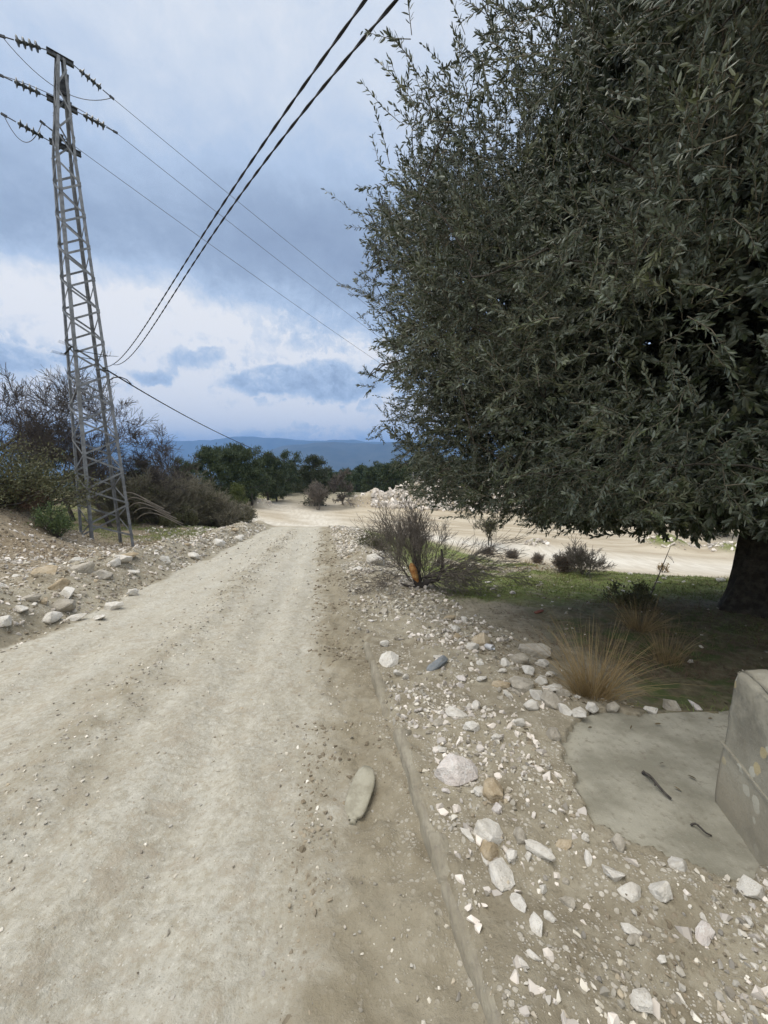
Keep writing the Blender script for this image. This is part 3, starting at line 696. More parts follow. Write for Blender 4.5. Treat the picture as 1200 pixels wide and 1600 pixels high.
x, y = sample_ly(14000, -2.75, -1.5, 1.2, 22); x, y = keep(x, y, np.exp(-((lat(x, y) + 2.1 + .25 * fbm(x * .3, y, 3, 2, 33)) / .3) ** 2) * .8); Xs.append(x); Ys.append(y)
x, y = sample_ly(5000, -.75, 0, .6, 24); x, y = keep(x, y, np.clip(.3 + 2 * fbm(x, y, .4, 3, 63), 0, 1)); Xs.append(x); Ys.append(y)
x, y = sample_ly(8000, -3.7, -.5, .8, 24); x, y = keep(x, y, .5); Xs.append(x); Ys.append(y)
n = 3500; x, y = rng.uniform(1.6, 12, n), rng.uniform(2.5, 13, n); x, y = keep(x, y, .35); Xs.append(x); Ys.append(y)
X = np.concatenate(Xs); Y = np.concatenate(Ys)
S = np.where((lat(X, Y) < -.1) & (lat(X, Y) > -3.8), .6, 1.0) * (.0035 + .046 * rng.random(len(X)) ** 5.0) * np.clip(.55 + Y / 4.2, .7, 4.0)
pebbles('gravel', X, Y, S, M_GRAVEL)
x, y = sample_ly(5600, .06, 1.75, .75, 25); x, y = keep(x, y, np.clip(.5 + 2.2 * fbm(x, y, .8, 3, 66), .1, 1)); x2, y2 = sample_ly(2600, -8.5, -3.85, 3.5, 25)
X = np.r_[x, x2]; Y = np.r_[y, y2]; pebbles('loose_rubble', X, Y, (.020 + .060 * rng.random(len(X)) ** 2) * np.clip(.7 + Y / 7, .8, 2.8), M_HEAP, flat=.7, sink=.33)
x1, y1 = sample_ly(16000, -.62, 1.6, .6, 22); x1, y1 = keep(x1, y1, np.clip(.3 + 2 * fbm(x1, y1, .5, 3, 64), 0, 1))
x2, y2 = sample_ly(16000, -11, -3.8, 4, 22)
X = np.concatenate([x1, x2]); Y = np.concatenate([y1, y2])
pebbles('soil_clods', X, Y, (.008 + .035 * rng.random(len(X)) ** 2.5) * np.clip(.6 + Y / 4, .7, 3.5), M_CLOD, flat=.55, sink=.3)

# rubble heaps at the back of the yard
def heap(name, n, xr_, yr_, smin, smax, label):
    X = rng.uniform(*xr_, n); Y = rng.uniform(*yr_, n); z = height0(X, Y); k = z > YZ + .18; X, Y = X[k], Y[k]
    o = pebbles(name, X, Y, smin + (smax - smin) * rng.random(len(X)) ** 2.5, M_HEAP, flat=.75)
    return tag(o, label, 'rubble heap')
heap('rubble_heap', 8000, (-1.2, 25), (32, 44), .22, .95, 'long heap of white quarry rubble along the back of the yard')
heap('rubble_heap', 700, (-17.5, -9.5), (38, 44), .10, .5, 'brown earth and stone heap at the left end of the yard')
heap('rubble_heap', 500, (6.9, 10), (20, 23), .08, .4, 'small debris mound in the yard beside the pale track')
heap('rubble_heap', 700, (13.5, 20), (18, 23.4), .08, .4, 'grey rubble mound by the dark trees right of the pale track')
heap('rubble_heap', 350, (-5.5, -1.3), (38.0, 42), .10, .4, 'low line of stones below the round oak')

# ------------------------------------------------------------------ kerb, slab, parapet block
def concrete(name, c1, c2, lichen=0.0, grain=None, dirt=.5):
    m, n, b = material(name); p = n.pos()
    f = n.noise(p, 3.2, 6, .62); g = n.noise(p, 26, 5, .65); e = n.noise(p, 90, 4, .6)
    c = n.mix(n.sm(f, .35, .66), c1, c2); c = n.mix(n.sm(g, .52, .72, 0, dirt), c, (.20, .18, .14))
    c = n.mix(n.sm(e, .6, .75, 0, .5), c, (.42, .41, .37))
    h = n.m('ADD', n.m('MULTIPLY', g, .6), n.m('MULTIPLY', e, .4))
    if grain:
        gp = n.vm('MULTIPLY', p, grain); gn = n.noise(gp, 6, 5, .65); c = n.mix(n.sm(gn, .4, .65, 0, .7), c, (.215, .19, .15)); h = n.m('ADD', h, n.m('MULTIPLY', gn, 1.0))
    if lichen:
        z = n.sep(p)[2]
        dk = n.m('MULTIPLY', n.sm(n.noise(p, 5, 6, .65), .42, .62), n.sm(z, .15, .6)); c = n.mix(n.m('MULTIPLY', dk, .75), c, (.085, .085, .075))
        v = n.vor(n.vm('ADD', p, n.vm('MULTIPLY', n.noise(p, 9, 4, .6, out=1), (.08, .08, .08))), 13); vr = n.sep(n.vor(n.vm('ADD', p, n.vm('MULTIPLY', n.noise(p, 9, 4, .6, out=1), (.08, .08, .08))), 13, out=1))
        sp = n.m('MULTIPLY', n.sm(v, .36, .28), n.sm(vr[0], 1 - lichen, 1.02 - lichen)); c = n.mix(n.m('MULTIPLY', sp, .85), c, n.mix(n.sm(vr[1], .6, .7), (.50, .49, .42), (.44, .37, .22)))
        c = n.mix(n.m('MULTIPLY', n.sm(z, .25, -.08), n.sm(f, .3, .6, .3, .8)), c, (.30, .265, .20))
    n.set(b.inputs['Base Color'], c); b.inputs['Roughness'].default_value = .92; b.inputs['Specular IOR Level'].default_value = .2
    n.set(b.inputs['Normal'], n.bump(h, .6, .012)); return m
M_SLAB = concrete('worn_concrete', (.225, .215, .17), (.36, .345, .285), dirt=.8)
M_BLOCK = concrete('lichen_concrete', (.25, .235, .19), (.35, .335, .275), lichen=.42)
M_KERB = concrete('kerb_concrete', (.235, .21, .155), (.33, .305, .24), grain=(7, 1.0, 9), dirt=.9)
def kerb(y0, y1, lo, label, drop0=0.0, drop1=0.0):
    ys = np.arange(y0, y1, .012); prof = [(-.05, -.25), (-.038, -.03), (-.022, .066), (-.008, .092), (.03, .100), (.085, .070), (.12, -.25)]
    V = []
    for i, y in enumerate(ys):
        t = (y - y0) / (y1 - y0); e = min(1, (y - y0) / .1 + .2, (y1 - y) / .10 + .15) * (1 - .32 * float(sstep(.08, .22, fbm(np.array([y]), np.array([5.0]), .30, 4, 73, .6)[0])))
        for j, (l, z) in enumerate(prof):
            nl = .016 * float(fbm(np.array([y * 1.0]), np.array([j * .9]), .22, 4, 71, .6)[0]) + .02 * float(fbm(np.array([y]), np.array([0.0]), .8, 2, 72)[0])
            nl += .007 * float(fbm(np.array([y * 1.0]), np.array([j * .31]), .045, 3, 76, .65)[0]) * (j not in (0, 6))
            V.append((l + nl + lo - LK * y + .45, y, -.115 * y + (z if j in (0, 6) else (z * e + nl * .8 + drop0 * (1 - t) + drop1 * t))))
    k = len(prof); F4 = [[i * k + j, i * k + j + 1, (i + 1) * k + j + 1, (i + 1) * k + j] for i in range(len(ys) - 1) for j in range(k - 1)]
    F7 = [list(range(k))[::-1], [(len(ys) - 1) * k + j for j in range(k)]]
    return tag(link('kerb', mesh_np('kerb', V, [F4, F7], True), M_KERB), label, 'kerb')
kerb(.3, 2.52, .03, 'half buried concrete kerb edging the verge, the long near length')
kerb(2.66, 4.25, .0, 'eroded far length of concrete kerb almost sunk in soil', -.02, -.045)

def slab():
    out = [(1.06, 2.21), (1.13, 2.35), (1.26, 2.50), (1.49, 2.615), (2.0, 2.63), (2.78, 2.65), (2.78, 1.2), (1.6, 1.2), (1.25, 1.32), (1.04, 1.45), (.95, 1.65), (.98, 1.95)]
    pts = []
    for (a, b), (c, d) in zip(out, out[1:] + out[:1]):
        m = max(1, int(math.hypot(c - a, d - b) / .04))
        for i in range(m):
            x, y = a + (c - a) * i / m, b + (d - b) * i / m
            k = fbm(np.array([x]), np.array([y]), .16, 3, 81)[0] * .03; pts.append((x + k, y - k * .6))
    pts = np.array(pts); ctr = pts.mean(0); n = len(pts)
    rings = [(1.0, -.25), (1.0, -.022), (.993, -.006), (.978, .0)]
    V = [np.c_[ctr + (pts - ctr) * s, z + zslab(pts[:, 1]) + (fbm(pts[:, 0], pts[:, 1], .2, 2, 82) * .010 if z > -.2 else 0)] for s, z in rings]
    i = np.arange(n); j = (i + 1) % n
    F4 = np.concatenate([np.stack([k * n + i, k * n + j, (k + 1) * n + j, (k + 1) * n + i], -1) for k in range(3)])
    top = np.arange(3 * n, 4 * n)[::1][None]
    me = mesh_np('concrete_slab', np.concatenate(V), [F4[:, ::-1], top[:, ::-1]], False)
    return tag(link('concrete_slab', me, M_SLAB), 'grey worn concrete slab with a rounded corner beside the parapet block', 'slab')
slab()
def block_mesh(lo, hi, bev, seed):
    bm = bmesh.new(); bmesh.ops.create_cube(bm, size=1)
    lo, hi = Vector(lo), Vector(hi)
    for v in bm.verts: v.co = Vector([(lo[i] + hi[i]) / 2 + v.co[i] * (hi[i] - lo[i]) for i in range(3)])
    bmesh.ops.subdivide_edges(bm, edges=bm.edges[:], cuts=25, use_grid_fill=True)
    es = [e for e in bm.edges if len(e.link_faces) == 2 and e.calc_face_angle(0) > 1]
    bmesh.ops.bevel(bm, geom=es, offset=bev, segments=3, affect='EDGES', clamp_overlap=True)
    V = np.array([v.co for v in bm.verts]); bm.normal_update()
    top = sstep(hi.z - .12, hi.z, V[:, 2])
    d = .012 * fbm(V[:, 0] + V[:, 2], V[:, 1] + V[:, 2] * .7, .3, 3, seed) + .012 * fbm(V[:, 0] * 1.3 - V[:, 1], V[:, 2], .08, 2, seed + 5) + top * .035 * fbm(V[:, 0] - V[:, 2], V[:, 1], .12, 3, seed + 2)
    for v, k in zip(bm.verts, d): v.co += v.normal * float(k)
    for v in bm.verts: v.co.x += .012 * (v.co.z) * (1 if v.co.x < (lo.x + hi.x) / 2 else -.5)
    me = bpy.data.meshes.new('block'); bm.to_mesh(me); bm.free()
    me.polygons.foreach_set('use_smooth', np.ones(len(me.polygons), bool)); return me
pb = thing('parapet_block', 'lichen spotted grey concrete parapet block standing on the slab', 'parapet', (1.70, 1.83, 0), -R(15))
part('block_body', block_mesh((0, -1.055, -.42), (.653, 0, .60), .018, 91), M_BLOCK, pb)
MB().box((-.001, -1.05, .185), (.0035, -.004, .180), .012, .016, (1, 0, 0)).build('formwork_ridge', M_BLOCK, pb)

# ------------------------------------------------------------------ litter on the ground
def plastic_bottle():
    g = ground(563, 1246); gx0, gy0 = g.x, g.y
    e = thing('flattened_bottle', 'flattened dusty plastic bottle lying on the muddy road edge', 'bottle', (gx0, gy0, Hs(gx0, gy0) + .001), -R(9))
    m, n, b = material('dusty_plastic'); tcn = n.n.new('ShaderNodeTexCoord').outputs['Object']
    c = n.mix(n.sm(n.noise(tcn, 14, 5, .6), .35, .65), (.25, .23, .17), (.36, .34, .265)); n.set(b.inputs['Base Color'], c); b.inputs['Roughness'].default_value = .6
    n.set(b.inputs['Normal'], n.bump(n.noise(tcn, 30, 4, .6), .4, .01))
    prof = [(-.175, .017), (-.16, .017), (-.155, .02), (-.145, .034), (-.115, .045), (-.05, .052), (.04, .053), (.10, .048), (.145, .036), (.168, .02), (.172, .004)]
    V = []; k = 20
    for i, (y, r) in enumerate(prof):
        for j in range(k):
            a = 2 * math.pi * j / k; ca, sa = math.cos(a), math.sin(a)
            V.append((math.copysign(abs(ca) ** .8, ca) * r * 1.25 + .006 * math.sin(y * 17), y, .024 + math.copysign(abs(sa) ** .6, sa) * min(r, .016) * (.80 + .16 * math.sin(y * 75 + ca * 4) * math.sin(y * 23)) + .006 * math.sin(y * 12)))
    F4 = [[i * k + j, i * k + (j + 1) % k, (i + 1) * k + (j + 1) % k, (i + 1) * k + j] for i in range(len(prof) - 1) for j in range(k)]
    part('bottle_body', mesh_np('bottle_body', V, [np.array(F4)[:, ::-1]], True), m, e)
    MB().lathe((0.002, -.185, .022), (0, 1, 0), [(-.008, .002), (-.008, .016), (.008, .0165), (.010, .012)], 14).build('bottle_neck', m, e, True)
plastic_bottle()
def can():
    g = ground(765, 1016)
    e = thing('drink_can', 'small silver drink can lying by the rounded brown boulder', 'can', (g.x, g.y, g.z + .03), R(60))
    m, n, b = material('aluminium'); b.inputs['Base Color'].default_value = (.62, .63, .64, 1); b.inputs['Metallic'].default_value = .9; b.inputs['Roughness'].default_value = .3
    mw, _, b2 = material('can_print'); b2.inputs['Base Color'].default_value = (.55, .55, .56, 1); b2.inputs['Roughness'].default_value = .4
    MB().lathe((0, 0, 0), (-.55, -.8, .25), [(-.05, .024), (-.045, .03), (.045, .03), (.052, .026)], 18).build('can_body', mw, e, True)
    MB().lathe((0, 0, 0), (-.55, -.8, .25), [(.052, .026), (.054, .0255), (.049, .023), (.048, .002)], 18).build('can_lid', m, e, True)
can()
def stick(px0, py0, px1, py1, r, label, fork=False, h=.02):
    a, b = ground(px0, py0), ground(px1, py1)
    P = []
    for t in np.linspace(0, 1, 9):
        p = a.lerp(b, t); z = max(Hs(p.x, p.y), zslab(p.y) if bool(inside(np.array([p.x]), np.array([p.y]), SLAB_SEEN)[0]) else -9)
        P.append((p.x + .012 * math.sin(t * 5 + 1), p.y + .010 * math.sin(t * 7), z + r + h * math.sin(t * math.pi)))
    mb = MB().tube(P, np.linspace(r, r * .65, 9), 8)
    if fork:
        q = np.array(P[3]); mb.tube([q, q + [-.015, .0, .012], q + [-.03, .035, .02]], [r * .8, r * .6, r * .4], 6)
        q = np.array(P[4]); mb.tube([q, q + [-.02, -.02, .004]], [r * .8, r * .4], 6)
    tag(mb.build('twig', M_TWIGDARK, None, True), label, 'twig')
stick(998, 1238, 1048, 1282, .0085, 'dark forked broken twig lying on the concrete slab', True)
stick(1072, 1323, 1110, 1342, .005, 'thin dark twig lying where the slab meets the rubble')
g = ground(842, 958)
me = MB().lathe((0, 0, 0), (.6, .2, .15), [(-.17, .02), (-.15, .05), (0, .06), (.14, .045), (.17, .01)], 9).mesh('red_scrap', True)
mr, n_, b_ = material('faded_red_plastic'); b_.inputs['Base Color'].default_value = (.20, .075, .055, 1); b_.inputs['Roughness'].default_value = .8
o = link('plastic_scrap', me, mr, None, (g.x, g.y, g.z + .02)); o.scale = (.5, .6, .3); tag(o, 'faded red scrap half hidden in the dead grass', 'litter')

# ------------------------------------------------------------------ pylon
def pylon():
    FL = Vector((-10.17, 13.5)); c51, s51 = math.cos(R(51)), math.sin(R(51)); W0 = 1.32
    ctr = FL + Vector((W0 * c51 / 2 - W0 * s51 / 2, W0 * s51 / 2 + W0 * c51 / 2))
    zb = -1.62; topz = 14.15
    e = thing('lattice_pylon', 'tall galvanised steel lattice power pylon on the left bank', 'pylon', (ctr.x, ctr.y, zb), R(51))
    Ht = topz - zb; HB = Ht - 2.9                 # straight body up to the head
    def half(h): return (W0 / 2) * (1 - h / HB) + .27 * (h / HB) if h < HB else max(.10, .27 - .17 * (h - HB) / 2.9)
    cs = [(-1, -1), (1, -1), (1, 1), (-1, 1)]
    def corner(i, h):
        k = half(h); t = min(h / HB, 1) if h < HB else max(0, 1 - (h - HB) / 2.9)
        return np.array((cs[i][0] * k - .19 * c51 * t, cs[i][1] * k + .19 * s51 * t, h))
    for i in range(4):
        mb = MB(); a, b, c = corner(i, -.5), corner(i, HB), corner(i, Ht)
        sx, sy = -cs[i][0], -cs[i][1]
        for p, q in ((a, b), (b, c)):
            wd = .09 if p is a else .07
            mb.box(p + [sx * wd / 2, 0, 0], q + [sx * wd / 2, 0, 0], wd, .012, (0, 1, 0))
            mb.box(p + [0, sy * wd / 2, 0], q + [0, sy * wd / 2, 0], wd, .012, (1, 0, 0))
        mb.build('leg', M_STEEL, e)
    hs = [0.35]; st = .61
    while hs[-1] < HB - .2: hs.append(hs[-1] + st); st = max(.46, st * .988)
    for f in range(4):
        i, j = f, (f + 1) % 4; mb = MB(); out = np.array((cs[i][0] + cs[j][0], cs[i][1] + cs[j][1], 0)) / 2 * .016
        for k in range(len(hs) - 1):
            a, b = (i, j) if (k + f) % 2 else (j, i)
            mb.box(corner(a, hs[k]) + out, corner(b, hs[k + 1] - .05) + out, .062, .010, tuple(out / .016))
        for k, h in enumerate(np.linspace(HB, Ht - .25, 5)):
            h2 = h + .62; a, b = (i, j) if k % 2 else (j, i)
            if h2 < Ht: mb.box(corner(a, h) + out, corner(b, h2) + out, .05, .009, tuple(out / .016))
        mb.build('bracing', M_STEEL, e)
    # everything up here is worked out in world space, then moved into the pylon's frame
    inv = (Matrix.Translation((ctr.x, ctr.y, zb)) @ Matrix.Rotation(R(51), 4, 'Z')).inverted()
    L = lambda p: np.array(inv @ Vector(p))
    hd = R(44); ld = Vector((math.sin(hd), math.cos(hd), 0))      # run of the line, away to the right
    side = Vector((-ld.y, ld.x, 0))                                # to the left of it
    ax = lambda z: Vector((ctr.x, ctr.y, z))
    beams = [(topz + .02, 0.0, .34), (13.05, .36, .40), (11.85, .52, .42)]
    ends = []
    for z, so, hl in beams:
        c = ax(z) + side * so; mb = MB()
        for dz in (-.07, .07): mb.box(L(c - ld * hl + Vector((0, 0, dz))), L(c + ld * hl + Vector((0, 0, dz))), .10, .014)
        mb.box(L(c - ld * hl), L(c + ld * hl), .012, .14)
        mb.build('crossbeam', M_DSTEEL, e); ends.append((c - ld * hl, c + ld * hl))
    # side bracket: apex -> out -> down
    mb = MB()
    for sgn in (-1, 1):
        o1 = ld * .16 * sgn
        p = [ax(topz) + o1 * .6, ax(13.05) + side * .62 + o1, ax(11.85) + side * .74 + o1]
        for a, b in zip(p, p[1:]): mb.box(L(a), L(b), .085, .07)
        mb.box(L(p[2]), L(ax(11.9) + o1), .06, .04); mb.box(L(p[1]), L(ax(13.0) + o1), .06, .04)
        mb.box(L(p[1]), L(ax(12.2) + side * .2 + o1), .045, .03); mb.box(L(p[1]), L(ax(13.8) + o1), .045, .03)
    mb.build('side_bracket', M_DSTEEL, e)
    mb = MB(); c = ax(13.45) + side * .2
    mb.box(L(c - ld * .18), L(c + ld * .18), .16, .42); mb.build('plate', M_DSTEEL, e)
    # anti climbing guard
    mb = MB(); hg = 6.75
    for f in range(4):
        a, b = corner(f, hg), corner((f + 1) % 4, hg + (.12 if f % 2 else 0)); o2 = (a + b) / 2; o2 = np.array((o2[0], o2[1], 0)); o2 /= np.linalg.norm(o2)
        mb.box(a + o2 * .05, b + o2 * .05, .06, .012)
        for t in (-.12, -.02, .08, .92, 1.02, 1.12):
            q = a + (b - a) * t + o2 * .05; mb.tube([q - o2 * .05, q + o2 * .34 + [0, 0, .10 * (1 if t > .5 else .6)]], [.007, .004], 5)
    mb.build('climbing_guard', M_DSTEEL, e)
    # insulators
    clamps = []
    def string(p, d, L_=1.02):
        d = d.normalized(); mb = MB()
        mb.tube([L(p), L(p + d * .16)], .014, 6); mb.tube([L(p + d * .80), L(p + d * L_)], .016, 6)
        s = mb.build('insulator_string', M_DSTEEL, e)
        o = Vector(inv.to_3x3() @ d)
        for k in range(4):
            c0 = Vector(L(p + d * (.20 + .155 * k)))
            dm = MB().lathe(c0, o, [(-.05, .03), (-.04, .045), (0, .05), (.02, .07), (.045, .135), (.055, .135), (.06, .06), (.10, .028)], 14).mesh('disc', True)
            dd = link('disc', dm, M_INSUL); dd.parent = s
        MB().box(L(p + d * (L_ - .02)), L(p + d * (L_ + .12)), .05, .06).build('clamp', M_DSTEEL, e)
        return p + d * (L_ + .06)
    pts = []
    def plane_hit(px, py, p0, dirh):              # where a sight line crosses the vertical plane of the line
        d = px_dir(px, py); nrm = Vector((-dirh.y, dirh.x, 0)); o0 = Vector((0, 0, EYE))
        t = (p0 - o0).dot(nrm) / d.dot(nrm); return o0 + d * t
    pix_r = [((172, 150), (575, 478)), ((155, 193), (570, 510)), ((122, 238), (565, 548))]
    pix_l = [((42, 74), (0, 55)), ((10, 122), (0, 118)), ((10, 182), (0, 175))]
    for (pl_, pr_), (ra, rb_), (la, lb) in zip(ends, pix_r, pix_l):
        # right-hand span: through two sight lines in the line's own vertical plane
        A = plane_hit(*ra, pr_, ld); B = plane_hit(*rb_, pr_, ld)
        cl_ = string(pr_, A - pr_)
        Bd = (B - cl_).normalized(); run = math.hypot(B.x - cl_.x, B.y - cl_.y); tot = 58.0
        slope = (B.z - cl_.z) / run
        P = []
        for t in np.linspace(0, 1, 40):
            s_ = t * tot; z = cl_.z + slope * s_ + .0016 * s_ * (s_ - run); P.append((cl_.x + ld.x * s_, cl_.y + ld.y * s_, z))
        pts.append(('r', P, cl_))
        A = plane_hit(*la, pl_, ld); B = plane_hit(*lb, pl_, ld)
        dl = (A - pl_); dl = dl if dl.dot(-ld) > 0 else -ld
        dl = -ld + Vector((0, 0, max(-.3, min(.3, dl.z / max(.2, -dl.dot(ld))))))
        cl2 = string(pl_, dl)
        slope = (B.z - cl2.z) / max(.5, (B - cl2).dot(-ld)); slope = max(-.25, min(.35, slope))
        P = [(cl2.x - ld.x * s_, cl2.y - ld.y * s_, cl2.z + slope * s_) for s_ in np.linspace(0, 16, 12)]
        pts.append(('l', P, cl2))
    names = ['topmost', 'middle', 'lowest']
    for i in range(3):
        for q in (0, 1):
            sd_, P, cl_ = pts[2 * i + q]
            lab = f'{names[i]} of three thin bare conductors running ' + ('from the pylon head to the right' if sd_ == 'r' else 'from the pylon head out of frame left')
            tag(MB().tube(P, .009, 5).build('power_line', M_WIRE), lab, 'power line')
        a, b = pts[2 * i + 1][2], pts[2 * i][2]
        dp = [.55, -.45, .6][i]; sd2 = side * (.42 if i == 1 else .12)
        P = [a.lerp(b, t) + Vector((0, 0, -dp * 4 * t * (1 - t))) + sd2 * 4 * t * (1 - t) for t in np.linspace(0, 1, 18)]
        tag(MB().tube([tuple(p) for p in P], .011, 5).build('jumper_wire', M_WIRE), f'jumper loop joining the two strings of the {names[i]} crossbeam', 'jumper wire')
    # cable bracket low on the pylon
    kb = at(163, 577, 13.95)
    mb = MB(); mb.lathe(L(kb - Vector((0, 0, .07))), (0, 0, 1), [(0, .03), (.02, .075), (.05, .06), (.07, .04), (.09, .06), (.12, .075), (.14, .03)], 12)
    mb.build('cable_insulator', M_INSUL, e, True)
    MB().box(L(kb), L(kb + Vector((-.35, .1, .0))), .04, .04).build('cable_bracket', M_DSTEEL, e)
    return kb
KB = pylon()
def twisted(P, r, label, pitch=.55, n=260, cat='cable', name='twisted_cable'):
    P = np.array([tuple(p) for p in P], float); d = np.r_[0, np.cumsum(np.linalg.norm(np.diff(P, axis=0), axis=1))]
    q = np.linspace(0, d[-1], n); Q = np.stack([np.interp(q, d, P[:, k]) for k in range(3)], -1)
    t = np.gradient(Q, axis=0); t /= np.linalg.norm(t, axis=1, keepdims=True); a = np.cross(t, [0, 0, 1.0]); a /= np.linalg.norm(a, axis=1, keepdims=True); b = np.cross(t, a)
    mb = MB()
    for s in range(2):
        ph = q * 2 * np.pi / pitch + s * np.pi
        mb.tube(Q + r * .9 * (np.cos(ph)[:, None] * a + np.sin(ph)[:, None] * b), r, 6)
    return tag(mb.build(name, M_CABLE, None, True), label, cat)
def bez(pts, n=60):                           # smooth curve through points
    pts = np.array([tuple(p) for p in pts], float); d = np.r_[0, np.cumsum(np.linalg.norm(np.diff(pts, axis=0), axis=1))]
    A = np.vander(d / d[-1], min(len(pts), 4)); co = np.linalg.lstsq(A, pts, rcond=None)[0]
    return np.vander(np.linspace(0, 1, n), min(len(pts), 4)) @ co
def span(pixels, y0, y1, extend):
    out = []                                   # depths spread so that the plan view stays straight
    (pa, qa), (pb_, qb) = pixels[0], pixels[-1]
    A, B = at(pa, qa, y0), at(pb_, qb, y1)
    for px, py in pixels:
        d = px_dir(px, py); r = d.x / d.y; ex, ey = B.x - A.x, B.y - A.y
        t = (r * A.y - A.x) / (ex - r * ey); yy = A.y + ey * t; out.append(at(px, py, yy))
    c = bez(out); v = c[-1] - c[-2]; v /= np.linalg.norm(v)
    ext = [c[-1] + v * s + np.array((0, 0, .008 * s * s)) for s in np.linspace(.5, extend, 14)]
    return list(c) + ext
twisted(span([(166, 573), (232, 500), (300, 398), (362, 300), (440, 172), (505, 90), (577, 0)], 13.95, 3.1, 9), .0065, 'upper twisted black cable sweeping from the pylon overhead')
twisted(span([(178, 570), (250, 492), (318, 392), (380, 296), (455, 196), (540, 92), (623, 0)], 13.95, 3.0, 9), .0065, 'lower twisted black cable sweeping from the pylon overhead')
sv = [at(px, py, dy) for (px, py), dy in zip([(168, 580), (215, 605), (270, 640), (340, 676), (410, 707), (478, 732)], [14, 17.5, 22, 29, 36, 43])]
tag(MB().tube(bez(sv), .026, 6).build('service_cable', M_CABLE, None, True), 'single black cable dropping from the pylon to the distant trees', 'cable')
loose = [at(px, py, 14) for px, py in [(172, 600), (171, 594), (178, 590), (188, 589), (198, 593), (205, 600)]]
tag(MB().tube([tuple(p) for p in loose], .018, 6).build('cable_tail', M_CABLE, None, True), 'short curled cable tail hanging beside the pylon', 'cable')

# ------------------------------------------------------------------ vegetation builders
def unit(v): return v / (np.linalg.norm(v, axis=-1, keepdims=True) + 1e-9)
def leaves(B, D, Nn, Ln, Wd):                 # folded two-quad leaves
    n = len(B); S = unit(np.cross(D, Nn)); Nn = np.cross(S, D)
    L_ = Ln[:, None]; w_ = Wd[:, None] / 2
    mid = B + D * L_ * .5 + Nn * L_ * .03
    V = np.stack([B, B + D * L_ * .30 + S * w_ * .9 + Nn * w_ * .35, B + D * L_ * .70 + S * w_ * .85 + Nn * w_ * .3, B + D * L_, B + D * L_ * .70 - S * w_ * .85 + Nn * w_ * .3, B + D * L_ * .30 - S * w_ * .9 + Nn * w_ * .35], 1).reshape(-1, 3)
    k = np.arange(n)[:, None] * 6
    Fq = np.concatenate([k + np.array([[0, 1, 2, 3]]), k + np.array([[0, 3, 4, 5]])])
    return V, Fq
def blades(B, D, Ln, Wd, bend=.3, seg=3):     # thin curved grass blades
    n = len(B); bend = bend * rng.uniform(-.3, 2.4, (n, 1)); side = unit(np.cross(D, rng.normal(size=(n, 3)))); out = D.copy(); out[:, 2] = 0; out = unit(out + 1e-4)
    V = []
    for k in range(seg + 1):
        t = k / seg; c = B + D * (Ln * t)[:, None] + (out * bend - np.array([0, 0, 1.0]) * np.abs(bend) * .6) * (Ln * t * t)[:, None]
        w_ = (Wd * (1 - .85 * t) / 2)[:, None]; V += [c - side * w_, c + side * w_]
    V = np.stack(V, 1).reshape(-1, 3); k = np.arange(n)[:, None] * (2 * seg + 2)
    Fq = np.concatenate([k + np.array([[2 * s, 2 * s + 1, 2 * s + 3, 2 * s + 2]]) for s in range(seg)])
    return V, Fq
def grow(r, base, d, length, rad, levels, kids=(4, 5, 5), ang=.75, up=.12, wob=.18, ratio=.62, minr=.004):
    """recursive branching; returns segment arrays and the twig ends"""
    P0, P1, R0, R1, tips = [], [], [], [], []
    stack = [(np.array(base, float), unit(np.array(d, float)), length, rad, levels)]
    while stack:
        p, d, ln, ra, lv = stack.pop()
        ns = 5 if lv > 1 else 3
        pos = [p]; dirs = [d]
        for s in range(ns):
            d = unit(d + r.normal(0, wob, 3) + np.array([0, 0, up]) * (.6 if lv else .3)); pos.append(pos[-1] + d * ln / ns); dirs.append(d)
        for s in range(ns):
            P0.append(pos[s]); P1.append(pos[s + 1]); a = ra * (1 - .6 * s / ns); b = ra * (1 - .6 * (s + 1) / ns); R0.append(max(a, minr)); R1.append(max(b, minr * .7))
        if lv == 0: tips.append((pos[-1], dirs[-1])); continue
        nk = kids[min(lv - 1, len(kids) - 1)]
        for q in range(nk):
            t = r.uniform(.28, 1.0) if q else 1.0; k = min(int(t * ns), ns - 1); f = t * ns - k
            bp = pos[k] + (pos[k + 1] - pos[k]) * f
            ax_ = r.normal(size=3); side = unit(np.cross(dirs[k], ax_)); a = ang * r.uniform(.6, 1.25) * (1 if q else .3)
            nd = dirs[k] * math.cos(a) + side * math.sin(a)
            stack.append((bp, nd, ln * ratio * r.uniform(.7, 1.2), ra * (1 - .6 * t) * .72, lv - 1))
    return np.array(P0), np.array(P1), np.array(R0), np.array(R1), tips

